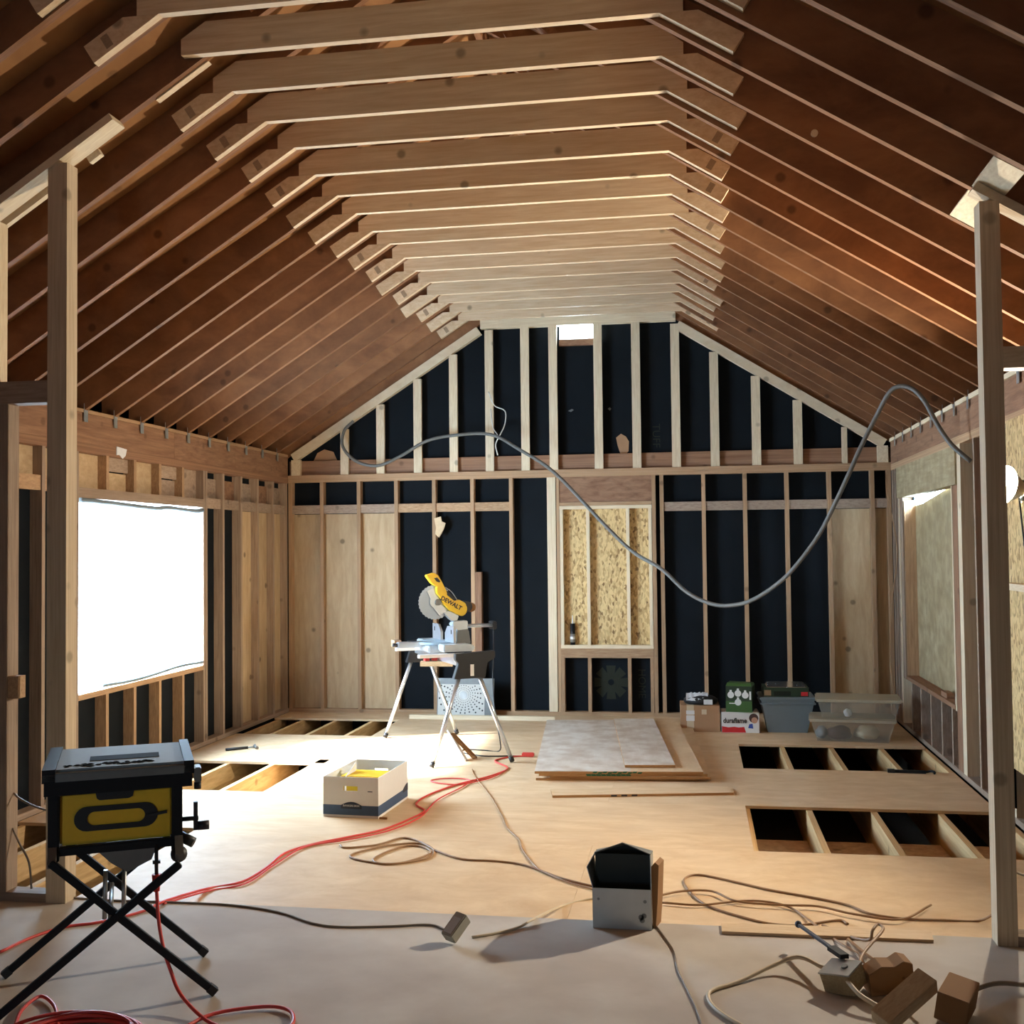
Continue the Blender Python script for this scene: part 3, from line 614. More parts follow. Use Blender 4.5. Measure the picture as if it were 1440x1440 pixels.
MB().cyl((fx(930), -0.015, fz(490)), (fx(930), 0.02, fz(490)), 0.04, n=18).done('slide_knob', M['card_dark'], t)
tx = text('lettering', 'DEWALT', 0.05, M['black'], arm, (fx(655), ya - 0.0004, fz(430)), (R(90), R(29), 0), 0.0005, bold=0.0016)
MB().tube([(fx(600), 0, fz(230)), (fx(680), 0, fz(290)), (fx(750), 0, fz(390))], 0.004).done('guard_link', M['galv'], t)
MB().prism(zp((560, 545), (640, 530), (760, 590), (740, 650), (680, 660), (640, 630)), 1, -0.03, 0.03).done('pivot_link', M['alu'], t, bevel=0.004)
MB().prism(zp((665, 680), (700, 660), (865, 655), (870, 770), (740, 780), (670, 720)), 1, -0.05, 0.05).done('slide_carriage', M['alu'], t, bevel=0.006)
for y in (-0.035, 0.035): MB().cyl((0.06, y, 1.045), (0.335, y, 1.045), 0.014, n=12).done('slide_rail', M['alu_bright'], t)
MB().box(0.325, 0.36, -0.06, 0.06, 1.01, 1.08).done('rail_cap', M['black'], t, bevel=0.006)
MB().prism([(0.0, 0.90), (0.13, 0.90), (0.115, 1.0), (0.09, 1.06), (0.02, 1.06), (0.0, 0.99)], 1, -0.045, 0.045).done('bevel_post', M['galv_dark'], t, bevel=0.006)
t2 = tag(MB().box(-0.42, -0.36, 0.40, 0.52, -0.03, 0.03).done('wood_block', M['old_stud'], None, (MO[0] + 0.0, MO[1], 0.0)), 'small wooden block clamped at the left end of the saw stand', 'wood block')
t2.location = (MO[0], MO[1], 0.855); t2.rotation_euler = (0, 0, MA)
t2.location.z = 0.882 - 0.0
t2 = tag(MB().bar((-0.30, 0.0, 0.745), (-0.05, -0.10, 0.742), 0.09, 0.038).done('lumber_scrap', M['wide_board'], None, (MO[0], MO[1], 0), (0, 0, MA)), 'pale lumber offcut held under the beam of the saw stand', 'offcut')
t2 = thing('clamp', 'small red clamp gripping the offcut under the saw stand', 'clamp', (MO[0], MO[1], 0), MA)
MB().box(-0.27, -0.23, -0.03, 0.03, 0.765, 0.815).done('clamp_jaw', M['red'], t2, bevel=0.004); MB().box(-0.20, -0.16, -0.03, 0.03, 0.765, 0.805).done('clamp_jaw', M['red'], t2, bevel=0.004); MB().cyl((-0.28, 0, 0.79), (-0.15, 0, 0.79), 0.008, n=8).done('clamp_screw', M['black'], t2)
C_ = {}
def cable(name, label, cat, pts, r, mat, group=None): return tag(MB().tube(pts, r).done(name, M[mat]), label, cat, group)

# ================================================================ cable routes (world metres)
C_['RED_RUN'] = [(-2.774,4.087,0.1056),(-2.752,4.245,0.1056),(-2.684,4.395,0.1056),(-2.566,4.474,0.1056),(-2.452,4.632,0.1056),(-2.419,4.788,0.1056),(-2.455,5.29,0.006),(-2.325,5.426,0.006),(-2.295,5.685,0.006),(-2.302,5.963,0.006),(-2.209,6.17,0.006),(-2.053,6.349,0.006),(-1.895,6.552,0.006),(-1.795,6.85,0.006),(-1.765,7.045,0.006),(-1.865,7.214,0.006),(-1.855,7.471,0.006),(-1.734,7.831,0.006),(-1.54,8.178,0.006),(-1.462,8.483,0.006),(-1.612,8.755,0.006),(-1.506,8.948,0.006),(-1.35,8.996,0.006)]
C_['RED_TWO'] = [(-2.404,4.739,0.1056),(-2.434,5.246,0.006),(-2.292,5.394,0.006),(-2.272,5.728,0.006),(-2.229,6.107,0.006),(-2.033,6.287,0.006),(-1.859,6.505,0.006),(-1.75,6.855,0.006),(-1.752,7.353,0.006),(-1.669,7.766,0.006),(-1.667,8.01,0.006),(-1.834,8.042,0.006),(-1.942,7.954,0.006),(-1.847,7.866,0.006),(-1.689,7.86,0.006),(-1.525,8.102,0.006),(-1.459,8.4,0.006)]
C_['SAW_CORD'] = [(-1.952,3.788,0.4925),(-1.919,3.745,0.3803),(-1.892,3.729,0.2869),(-1.867,3.732,0.2121),(-1.804,3.685,0.1467),(-1.663,3.582,0.1112),(-1.533,3.517,0.1112)]
C_['LOOP_A'] = [(-2.262,3.404,0.1112),(-2.338,3.567,0.1112),(-2.346,3.69,0.1112),(-2.247,3.62,0.1112),(-2.133,3.46,0.1112)]
C_['LOOP_B'] = [(-1.72,3.489,0.1112),(-1.662,3.635,0.1112),(-1.515,3.716,0.1112),(-1.42,3.704,0.1112),(-1.368,3.624,0.1112),(-1.36,3.535,0.1112)]
C_['BROWN_THIN'] = [(-1.725,8.398,0.006),(-1.651,8.139,0.006),(-1.413,7.5,0.006),(-1.242,6.972,0.006),(-1.152,6.66,0.006),(-1.045,6.425,0.006),(-0.989,6.202,0.006),(-0.86,5.868,0.006),(-0.768,5.738,0.006),(-0.663,5.629,0.006),(-0.516,5.519,0.006)]
C_['BROWN_COIL'] = [(-0.521,5.576,0.006),(-0.707,5.696,0.006),(-0.923,5.9,0.006),(-1.088,5.961,0.006),(-1.288,5.977,0.006),(-1.459,6.113,0.006),(-1.6,6.262,0.006),(-1.787,6.177,0.006),(-1.922,5.968,0.006),(-1.776,5.86,0.006),(-1.614,5.853,0.006),(-1.489,6.066,0.006),(-1.584,6.202,0.006),(-1.698,6.158,0.006),(-1.772,5.916,0.006),(-1.668,5.832,0.006),(-1.485,5.966,0.006),(-1.501,6.167,0.006),(-1.714,6.374,0.006),(-1.836,6.201,0.006),(-1.993,6.121,0.006),(-2.048,6.175,0.006)]
C_['GREY_LEFT'] = [(-2.881,4.776,0.1047),(-2.661,4.762,0.1047),(-2.422,4.773,0.1047),(-2.113,4.772,0.1047),(-1.851,4.708,0.1047),(-1.643,4.585,0.1047),(-1.507,4.558,0.1047),(-1.3,4.594,0.1047),(-1.14,4.633,0.1047),(-1.048,4.566,0.1047)]
C_['PALE_BOX'] = [(-0.933,4.507,0.1056),(-0.837,4.571,0.1056),(-0.761,4.651,0.1056),(-0.716,4.758,0.1056),(-0.654,5.259,0.006),(-0.506,5.407,0.006)]
C_['NEAR_WIRE'] = [(-0.193,4.75,0.1047),(-0.151,4.609,0.1047),(-0.111,4.452,0.1047),(-0.094,4.268,0.1047),(-0.061,4.101,0.1047),(-0.028,3.935,0.1047),(-0.0,3.749,0.1047)]
C_['C1'] = [(1.282,5.206,0.08),(1.223,5.297,0.006),(1.07,5.287,0.006),(0.907,5.282,0.006),(0.761,5.333,0.006),(0.676,5.448,0.006),(0.524,5.542,0.006),(0.329,5.636,0.006),(0.175,5.74,0.006),(-0.012,5.847,0.006),(-0.088,5.749,0.006),(-0.049,5.526,0.006),(0.033,5.345,0.006),(0.19,5.204,0.006),(0.308,5.135,0.006),(0.429,5.134,0.006),(0.603,5.225,0.006),(0.641,5.179,0.006)]
C_['C2'] = [(-0.19,5.353,0.012),(-0.014,5.339,0.012),(0.164,5.418,0.012),(0.281,5.434,0.012),(0.393,5.374,0.012),(0.468,5.206,0.012),(0.533,4.634,0.1112),(0.592,4.502,0.1112),(0.603,4.347,0.1112)]
C_['C3'] = [(-0.216,5.426,0.018),(-0.098,5.52,0.018),(0.048,5.539,0.018),(0.163,5.399,0.018),(0.37,5.37,0.018),(0.53,5.373,0.018),(0.677,5.284,0.018),(0.877,5.235,0.018),(1.051,5.46,0.018)]
C_['C4'] = [(0.551,4.165,0.1935),(0.579,4.27,0.1935),(0.636,4.41,0.1935),(0.697,4.558,0.1935),(0.687,4.616,0.1935),(0.658,4.567,0.1841),(0.645,4.569,0.1467),(0.592,4.717,0.1056),(0.528,5.147,0.006)]
C_['C5'] = [(0.578,4.674,0.1093),(0.619,4.419,0.1374),(0.676,4.211,0.1561),(0.743,4.021,0.1748)]
C_['C6'] = [(0.44,4.211,0.1561),(0.354,4.317,0.1561),(0.255,4.292,0.128),(0.121,4.169,0.1075),(0.043,4.099,0.1075),(0.016,4.038,0.1075),(0.036,3.931,0.1075),(0.108,3.817,0.1075),(0.187,3.75,0.1075)]
C_['C7'] = [(0.792,3.986,0.128),(0.892,4.107,0.128),(1.022,4.227,0.128),(1.133,4.23,0.128)]
C_['C8'] = [(0.498,4.091,0.1654),(0.533,4.009,0.1467),(0.598,3.947,0.128)]
C_['POST_WIRE'] = [(1.179,4.673,0.405),(1.215,4.663,0.391),(1.355,4.673,0.401)]
C_['CONDUIT'] = [(-3.525,11.15,3.055),(-3.624,11.14,2.952),(-3.634,11.12,2.786),(-3.495,11.12,2.633),(-3.265,11.12,2.576),(-3.02,11.12,2.666),(-2.731,11.12,2.821),(-2.43,11.12,2.872),(-2.054,11.1,2.867),(-1.729,10.9,2.688),(-1.337,10.6,2.425),(-0.83,10.2,1.908),(-0.559,9.95,1.658),(-0.301,9.7,1.508),(-0.089,9.5,1.318),(0.115,9.35,1.223),(0.283,9.2,1.219),(0.447,9.05,1.272),(0.632,8.9,1.406),(0.761,8.8,1.545),(0.914,8.7,1.762),(1.012,8.6,1.963),(1.106,8.5,2.18),(1.206,8.45,2.411),(1.303,8.4,2.613),(1.39,8.3,2.789),(1.461,8.25,2.831),(1.543,8.2,2.796),(1.613,8.15,2.691),(1.676,8.1,2.533),(1.756,8.05,2.386),(1.868,8.0,2.262)]
C_['WHITE_WIRE'] = [(-2.09,11.2,3.32),(-2.028,11.18,3.176),(-1.907,11.12,3.106),(-1.905,11.1,2.972),(-1.951,11.06,2.853),(-2.003,11.1,2.764),(-1.991,11.15,2.658)]
C_['WHITE_WIRE2'] = [(-2.07,11.2,3.143),(-2.04,11.15,2.952),(-1.975,11.07,2.855)]
C_['CORNER_WIRE'] = [(1.806,11.0,2.383),(1.786,10.9,2.208),(1.832,10.9,1.938),(1.879,10.95,1.602),(1.817,10.95,1.132),(1.77,10.8,0.676),(1.765,10.6,0.274),(1.778,10.55,0.121)]
C_['LEFT_WIRE'] = [(-3.241,4.814,0.575),(-3.151,4.772,0.562),(-3.052,4.731,0.525),(-2.939,4.65,0.499)]
C_['LEFT_WIRE2'] = [(-3.203,4.797,0.413),(-3.129,4.756,0.354),(-3.032,4.673,0.297),(-2.993,4.631,0.24)]
C_['MITRE_CORD'] = [(-1.741,9.45,1.02),(-1.734,9.4,0.792),(-1.733,9.35,0.555),(-1.684,9.2,0.276),(-1.641,9.15,0.107),(-1.655,9.187,0.006),(-1.792,9.206,0.006),(-1.948,9.223,0.006),(-1.951,9.091,0.006),(-1.743,8.954,0.006),(-1.54,8.976,0.006),(-1.384,8.992,0.006)]
cable('extension_cord', 'long red extension cord snaking across the new plywood floor', 'cord', C_['RED_RUN'], 0.0065, 'cord_red')
cable('extension_cord', 'second red cord looping back beside the long one near the file box', 'cord', [(x, y, z + 0.002) for x, y, z in C_['RED_TWO']], 0.005, 'cord_red')
t = thing('power_cord', 'thin black power cord hanging from the mitre saw to the floor', 'cord', (0, 0, 0))
MB().tube(C_['MITRE_CORD'], 0.005).done('cord', M['black'], t); MB().box(-1.43, -1.33, 8.97, 9.01, 0.001, 0.034).done('plug', M['cord_red'], t, bevel=0.006)
t = thing('extension_cord', 'red cord plugged into the table saw and dropping to the floor', 'cord', (0, 0, 0))
MB().tube([(-1.9345, 3.759, 0.485)] + C_['SAW_CORD'][1:], 0.0065).done('cord', M['cord_red'], t)
MB().cyl((-1.9345, 3.759, 0.540), (-1.933, 3.757, 0.480), 0.017, 0.011, 12).done('socket', M['red'], t)
m = MB(); random.seed(5)
for k in range(8):
    c = (-2.03 + random.uniform(-.02, .02), 3.327 + random.uniform(-.015, .015)); ra = 0.22 + random.uniform(-.025, .025); rb = 0.23 + random.uniform(-.03, .02); z = F0 + 0.008 + 0.006 * (k % 4)
    m.tube([(c[0] + ra * math.cos(a), c[1] + rb * math.sin(a), z + 0.004 * math.sin(3 * a + k)) for a in [2 * math.pi * i / 18 for i in range(19)]], 0.0065, 6, 3, False)
m.tube(C_['LOOP_A'], 0.0065); m.tube(C_['LOOP_B'], 0.0065)
tag(m.done('cord_coil', M['cord_red']), 'coiled red extension cord lying below the table saw legs', 'cord coil')
cable('thin_cable', 'thin brown cable wandering from the saw stand to the metal duct', 'cable', C_['BROWN_THIN'], 0.004, 'cable_tan')
cable('coiled_cable', 'tan cable with loose loops left of the metal duct', 'cable', C_['BROWN_COIL'], 0.0055, 'cable_tan')
cable('grey_cable', 'dusty grey cable along the floor seam beside the table saw', 'cable', C_['GREY_LEFT'], 0.0045, 'cable_grey')
cable('pale_cable', 'pale cable running from the small loose box to the duct', 'cable', C_['PALE_BOX'], 0.0055, 'cable_pale')
cable('dark_wire', 'dark wire trailing from the duct toward the viewer', 'cable', C_['NEAR_WIRE'], 0.0032, 'cable_grey')
cable('tan_cable', 'tan cable with its end against the right post, longest of the tangle', 'cable', C_['C1'], 0.0055, 'cable_tan')
cable('tan_cable', 'tan cable curving from the duct down to the loose outlet box', 'cable', C_['C2'], 0.0055, 'cable_tan')
cable('tan_cable', 'tan cable crossing the tangle with a short free tip on bare plywood', 'cable', C_['C3'], 0.0055, 'cable_tan')
cable('tan_cable', 'tan cable standing up in a small loop above the outlet box', 'cable', C_['C4'], 0.006, 'cable_tan')
cable('hanger_rod', 'thin brown rod slanting from the outlet box to the split wood block', 'rod', C_['C5'], 0.006, 'card_dark')
cable('white_cable', 'stiff pale cable looping left of the outlet box in the foreground', 'cable', C_['C6'], 0.0075, 'cable_pale')
cable('grey_cable', 'grey cable leaving the wood blocks toward the right edge', 'cable', C_['C7'], 0.0085, 'cable_grey')
cable('white_cable', 'short pale cable bent from the outlet box to the wood blocks', 'cable', C_['C8'], 0.008, 'cable_pale')
cable('short_wire', 'short wire stub sticking out beside the right post', 'wire', [(1.2335, 4.698, .392), (1.271, 4.672, .389), (1.40, 4.672, .401)], 0.005, 'cable_pale')
cable('conduit', 'thick grey flexible conduit swooping across the room to the right wall', 'conduit', C_['CONDUIT'], 0.017, 'conduit')
cable('white_wire', 'crumpled white wire hanging on the gable studs', 'wire', [(x, min(y, D - 0.008), z) for x, y, z in C_['WHITE_WIRE']], 0.006, 'white_wire')
cable('white_wire', 'short white wire hanging just left of the crumpled one', 'wire', [(x, min(y, D - 0.008), z) for x, y, z in C_['WHITE_WIRE2']], 0.0055, 'white_wire')
cable('corner_wire', 'pale thin wire running down the back right corner studs', 'wire', C_['CORNER_WIRE'], 0.006, 'cable_tan')
cable('stud_wire', 'grey wire drooping from the left stud to the left post, upper one', 'wire', [(-3.1625, 4.76, .58), (-3.12, 4.74, .56), (-3.04, 4.73, .53), (-2.9635, 4.74, .505)], 0.005, 'cable_grey')
cable('stud_wire', 'grey wire curling down from the left stud, lower one', 'wire', [(-3.1625, 4.75, .42), (-3.12, 4.74, .355), (-3.065, 4.73, .27), (-3.055, 4.735, .15)], 0.005, 'cable_grey')

# ================================================================ file box
t = thing('file_box', 'open white cardboard file box with a blue band on the bright floor', 'box', (-2.378, 6.842, 0.0), R(-3.5))
bw, bd, bh, tk = 0.37, 0.585, 0.255, 0.005
m = MB().box(0, bw, 0, bd, 0.0, tk)
hx0, hx1, hz0, hz1 = 0.135, 0.232, 0.168, 0.198
for y in (0, bd - tk):
    m.box(0, hx0, y, y + tk, tk, bh).box(hx1, bw, y, y + tk, tk, bh).box(hx0, hx1, y, y + tk, tk, hz0).box(hx0, hx1, y, y + tk, hz1, bh)
m.box(0, tk, tk, bd - tk, tk, bh).box(bw - tk, bw, tk, bd - tk, tk, bh)
b = m.done('carton', M['white_card'], t)
e = 0.0012
MB().box(-e, bw + e, -e, bd + e, 0.016, 0.078).done('blue_band', M['blue_print'], b)
MB().prism([(0.12 + 0.0 + 0.14 * i / 10, 0.078 + 0.022 * math.sin(math.pi * i / 10)) for i in range(11)] + [(0.26, 0.056), (0.12, 0.056)], 1, -2.4 * e, 0).done('logo_tab', M['navy_print'], b)
text('lettering', 'BANKERS BOX', 0.017, M['white_print'], b, (0.19, -2.8 * e, 0.075), (R(90), 0, 0), 0.0003)
MB().prism([(bd - 0.10 + 0.1 * i / 10, 0.078 + 0.03 * math.sin(math.pi * i / 20)) for i in range(11)] + [(bd, 0.06), (bd - 0.10, 0.06)], 0, bw, bw + 2.4 * e).done('logo_tab', M['navy_print'], b)
MB().box(0.30, 0.332, -1.2 * e, 0, 0.165, 0.170).done('small_print', M['navy_print'], b)
MB().prism([(0.09, tk), (0.30, tk), (0.30, bh + 0.035), (0.11, bh - 0.03)], 0, 0.10, 0.106).done('folder_flap', M['white_card'], t).rotation_euler = (0, 0, 0)
tag(MB().box(0.05, 0.33, 0.12, 0.34, 0, 0.228).done('yellow_folders', M['yellow'], None, (-2.365, 6.85, 0.0061), (0, 0, R(-3.5)), 0.006), 'bundle of yellow folders inside the open file box', 'folders')
tag(box('wood_chip', M['card_dark'], None, -2.0, -1.95, 6.81, 6.825, 0.0005, 0.012), 'dark wood chip just right of the file box', 'wood chip')

# ================================================================ plywood stack and strip
NL, AN = (-1.19, 8.06), R(5.5)
def edges(o):
    for f in o.data.polygons: f.material_index = 0 if abs(f.normal.z) > 0.5 else 1
def sh(name, lab, dx, dy, w, d, z, rz, mat='ply', th=0.0175):
    o = MB().box(0, w, 0, d, 0, th - 0.0005).done(name, [M[mat], M['ply_edge']], None, (NL[0] + dx, NL[1] + dy, z), (0, 0, AN + rz)); tag(o, lab, 'plywood', None); edges(o); return o
sh('loose_plywood', 'bottom plywood panel of the stack on the floor', 0.005, 0.02, 1.18, 2.40, 0.0005, 0)
sh('loose_plywood', 'plywood panel second from the bottom, sticking out to the right', 0.11, 0.03, 1.16, 2.22, 0.0185, R(-2))
sh('loose_plywood', 'plywood panel third from the bottom of the stack', 0.03, 0.0, 1.22, 2.42, 0.0365, R(0.3))
p3 = sh('loose_plywood', 'whitish grained plywood panel on top of the stack', 0.0, -0.005, 1.22, 2.42, 0.0545, 0, 'ply')
ov = MB().box(0.0, 0.70, 0.0, 2.42, 0.0172, 0.0182).done('bleached_face', M['grey_ply'], p3)
sh('plywood_offcut', 'narrow grey plywood offcut lying on the plywood stack', 0.645, 0.19, 0.37, 2.22, 0.074, R(0.8), 'grey_ply', 0.02)
m = MB()
for k in range(10):
    x = 0.42 + 0.036 * k
    z = 0.004 if k % 2 else 0.0095
    z = 0.0065 if k % 2 else 0.011; m.prism([(x, z - 0.006), (x + 0.03, z - 0.006), (x + 0.04, z + 0.006), (x + 0.01, z + 0.006)], 1, -0.0006 - .0001 * (k % 2), 0.001)
m.done('green_stencil', M['green_stencil'], p3)
m = MB()
for k in range(9):
    x = 0.35 + 0.036 * k; m.prism([(x, 0.001), (x + 0.034, 0.001), (x + 0.026, 0.016), (x - 0.008, 0.016)], 1, -0.0006, 0.001)
m.done('green_stencil', M['green_stencil'], bpy.data.objects['loose_plywood.002'])
t = tag(MB().box(0, 1.24, 0, 0.20, 0.0005, 0.017).done('plywood_rip', [M['ply'], M['ply_edge']], None, (-0.992, 7.533, 0.0), (0, 0, R(10.7))), 'long narrow plywood strip on the floor in front of the stack', 'plywood'); edges(t)
for x in (0.40, 0.47, 0.54): MB().box(x, x + 0.04, -0.0008, 0.001, 0.003, 0.014).done('edge_mark', M['black'], t)
tag(box('batten', M['new_pine'], None, -2.87, -1.40, 10.86, 10.90, 0.0005, 0.042), 'long pale batten lying along the foot of the back wall', 'batten')

# ================================================================ floor duct
t = thing('floor_duct', 'open galvanized duct boot with a peaked top standing on the floor seam', 'duct', (-0.331, 4.70, F0), 0); t.scale = (0.9345,) * 3
hw, dp, th = 0.132, 0.22, 0.003
MB().box(-hw, hw, 0, th, 0.0, 0.178).done('front_plate', M['galv'], t)
MB().prism([(-hw, 0), (hw, 0), (hw, 0.29), (0.0, 0.318), (-hw, 0.29)], 1, dp - th, dp).done('back_plate', M['duct_inside'], t)
MB().hexa([(-hw, th, 0), (-hw + th, th, 0), (-hw + th, dp - th, 0), (-hw, dp - th, 0), (-hw, th, 0.178), (-hw + th, th, 0.178), (-hw + th, dp - th, 0.178), (-hw, dp - th, 0.178)]).done('side_plate', M['galv'], t); MB().box(hw - th, hw, th, dp - th, 0, 0.178).done('side_plate', M['galv'], t)
m = MB()                                   # upper sides: the left one bulges out, the right one stands straight
m.hexa([(-hw, th, 0.178), (-hw + th, th, 0.178), (-hw + th, dp - th, 0.178), (-hw, dp - th, 0.178), (-hw - 0.028, 0.02, 0.265), (-hw - 0.025, 0.02, 0.265), (-hw - 0.01, dp - th, 0.265), (-hw - 0.013, dp - th, 0.265)])
m.hexa([(-hw - 0.028, 0.02, 0.265), (-hw - 0.025, 0.02, 0.265), (-hw - 0.01, dp - th, 0.265), (-hw - 0.013, dp - th, 0.265), (-hw + 0.008, 0.03, 0.325), (-hw + 0.011, 0.03, 0.325), (-hw + 0.011, dp - th, 0.29), (-hw + 0.008, dp - th, 0.29)])
m.done('side_flap', M['galv'], t); m = MB()
m.hexa([(hw - th, th, 0.178), (hw, th, 0.178), (hw, dp - th, 0.178), (hw - th, dp - th, 0.178), (hw - 0.006, 0.02, 0.325), (hw - 0.003, 0.02, 0.325), (hw, dp - th, 0.288), (hw - th, dp - th, 0.288)])
m.done('side_flap', M['galv'], t)
m = MB()
m.hexa([(-hw + 0.008, 0.03, 0.325), (0.005, 0.012, 0.378), (0.005, dp - th, 0.318), (-hw + 0.008, dp - th, 0.29), (-hw + 0.008, 0.03, 0.329), (0.005, 0.012, 0.382), (0.005, dp - th, 0.322), (-hw + 0.008, dp - th, 0.294)])
m.hexa([(0.005, 0.012, 0.378), (hw - 0.003, 0.02, 0.327), (hw, dp - th, 0.29), (0.005, dp - th, 0.318), (0.005, 0.012, 0.382), (hw - 0.003, 0.02, 0.331), (hw, dp - th, 0.294), (0.005, dp - th, 0.322)])
m.done('top_flap', M['galv_dark'], t)
MB().box(-hw + .004, hw - .004, 0.12, 0.124, 0.0, 0.30).done('damper', M['duct_inside'], t)
for x, z, r in ((0.085, 0.055, 0.013), (0.098, 0.062, 0.012), (0.09, 0.042, 0.012), (0.103, 0.125, 0.008), (-0.105, 0.13, 0.006)): MB().cyl((x, -0.001, z), (x, 0.0005, z), r, n=9).done('rust_spot', M['galv_dark'], t)
tag(MB().prism([(0, 0), (0.012, 0.0), (0.021, 0.11), (0.028, 0.262), (0.012, 0.273), (-0.004, 0.255)], 1, 0.0, 0.09).done('wood_shard', M['card_dark'], None, (-0.204, 4.73, F0), (0, 0, R(-12))), 'orange brown wood shard leaning on the right side of the duct', 'wood piece')

# ================================================================ loose boxes on the cables
t = thing('junction_box', 'small grey switch box lying tilted on the old floor', 'electrical box', (-0.985, 4.475, F0 + 0.041), 0, None, (R(38), R(4), R(-32)))
MB().box(-0.03, 0.03, -0.055, 0.055, -0.005, 0.045).done('shell', M['box_beige'], t, bevel=0.004); MB().box(-0.018, 0.018, 0.045, 0.0565, 0.01, 0.035).done('opening', M['black'], t); MB().box(-0.02, 0.02, -0.045, 0.03, 0.0445, 0.0462).done('cover', M['galv'], t)
t = thing('outlet_box', 'square zinc outlet box tipped up beside the brown wood blocks', 'electrical box', (0.492, 4.148, F0 + 0.058), 0, None, (R(14), R(-10), R(-38)))
MB().box(-0.06, 0.06, -0.05, 0.05, -0.045, 0.028).done('shell', M['osb_pale'], t, bevel=0.003); MB().box(-0.062, 0.062, -0.052, 0.052, 0.028, 0.034).done('cover', M['galv'], t); MB().cyl((0.02, 0, 0.034), (0.02, 0, 0.04), 0.012, n=10).done('knockout', M['galv_dark'], t)
t = thing('bracket_bar', 'dark blue metal bar bracket sloping up from the outlet box', 'bar', (0, 0, 0))
MB().bar((0.505, 4.19, 0.208), (0.378, 4.58, 0.19), 0.013, 0.010).done('bar', M['navy_print'], t); MB().bar((0.505, 4.19, 0.211), (0.470, 4.29, 0.206), 0.033, 0.016).done('slide_clip', M['blacksteel'], t); MB().sphere((0.377, 4.584, 0.19), 0.014, 10, 8).done('end_lug', M['navy_print'], t)
def block(name, lab, loc, rot, dims, mat, broken=False):
    a, b, c = dims; m = MB()
    if broken: m.prism([(-a, -c), (a, -c), (a, c * 0.9), (a * 0.6, c * 1.15), (a * 0.2, c * 0.85), (-a * 0.4, c * 1.0), (-a, c * 0.55)], 1, -b, b)
    else: m.box(-a, a, -b, b, -c, c)
    return tag(m.done(name, M[mat], None, loc, rot, 0.002), lab, 'wood block')
block('wood_block', 'brown wood block with a split top beside the outlet box', (0.650, 4.168, F0 + 0.062), (R(6), R(-7), R(12)), (0.08, 0.038, 0.052), 'card_dark', True)
block('wood_block', 'tan wood block tilted toward the viewer in the front right corner', (0.66, 3.90, F0 + 0.078), (R(18), R(-24), R(36)), (0.12, 0.038, 0.028), 'wide_board')
block('wood_block', 'dark brown wood block behind the tilted one in the front right corner', (0.84, 3.965, F0 + 0.064), (R(4), R(10), R(-24)), (0.05, 0.085, 0.047), 'card_dark')

# ================================================================ stored boxes and totes
t = thing('cardboard_box', 'taped brown cardboard box left of the firelog carton', 'box', (-0.165, 10.35, 0.0), R(2))
b = MB().box(0, 0.355, 0, 0.34, 0.0005, 0.24).done('carton', M['card'], t, bevel=0.003)
MB().box(0.055, 0.12, -0.0012, 0.001, 0.03, 0.2415).box(0.055, 0.12, 0, 0.34, 0.2395, 0.2415).done('packing_tape', M['cable_pale'], b)
MB().box(0.05, 0.125, -0.0022, 0, 0.10, 0.15).box(0.05, 0.125, -0.0022, 0, 0.16, 0.195).done('shipping_label', M['white_card'], b)
MB().box(0.19, 0.235, -0.0012, 0.001, 0.16, 0.205).done('tape_patch', M['cable_pale'], b)
bm = bmesh.new(); bmesh.ops.create_icosphere(bm, subdivisions=3, radius=1)
for v in bm.verts:
    n_ = noise.noise(v.co * 1.7) * 0.22; v.co = Vector((v.co.x * (0.16 + n_ * .1), v.co.y * 0.13, max(v.co.z * (0.055 + n_ * 0.03), -0.028)))
for f in bm.faces: f.smooth = True
me = bpy.data.meshes.new('bag'); bm.to_mesh(me); bm.free()
t = thing('plastic_bag', 'black plastic bag with white paper on top of the cardboard box', 'bag', (0.025, 10.50, 0.269))
link('bag', me, M['black'], t)
bm = bmesh.new(); gg = [[bm.verts.new((-0.14 + 0.2 * i / 8, -0.12 + 0.15 * j / 6, 0.045 + 0.035 * noise.noise((i * .7, j * .8, 2)) + (0.02 if j > 2 else -0.01 * (3 - j)))) for j in range(7)] for i in range(9)]
for i in range(8):
    for j in range(6): bm.faces.new((gg[i][j], gg[i + 1][j], gg[i + 1][j + 1], gg[i][j + 1]))
me = bpy.data.meshes.new('white_paper'); bm.to_mesh(me); bm.free(); link('white_paper', me, M['paper'], t)
MB().box(0.02, 0.10, -0.135, -0.132, -0.02, 0.025).done('paper_tag', M['paper'], t)

t = thing('firelog_carton', 'white and red firelog carton under the green bulb carton', 'box', (0.205, 10.33, 0.0), R(1.5))
b = MB().box(0, 0.335, 0, 0.25, 0.0005, 0.187).done('carton', M['white_card'], t, bevel=0.002)
MB().prism([(0.0, 0.004), (0.215, 0.004), (0.20, 0.055), (0.15, 0.05), (0.11, 0.056), (0.06, 0.05), (0.0, 0.06)], 1, -0.0012, 0.0005).done('red_flame_print', M['red_print'], b)
text('lettering', 'duraflame', 0.062, M['black'], b, (0.118, -0.0014, 0.110), (R(90), 0, 0), 0.0003, 0.86, bold=0.0018)
MB().cyl((0.285, -0.0014, 0.135), (0.285, 0.0005, 0.135), 0.042, n=16).done('print_patch', M['hair_print'], b)
MB().cyl((0.292, -0.0020, 0.115), (0.292, 0.0005, 0.115), 0.028, n=14).done('print_patch', M['skin_print'], b)
MB().prism([(0.235, 0.045), (0.28, 0.04), (0.275, 0.085), (0.245, 0.08)], 1, -0.0016, 0.0005).done('print_patch', M['blue_bright'], b)
t = thing('bulb_carton', 'dark green light bulb carton stacked on the firelog carton', 'box', (0.245, 10.35, 0.188), R(-9))
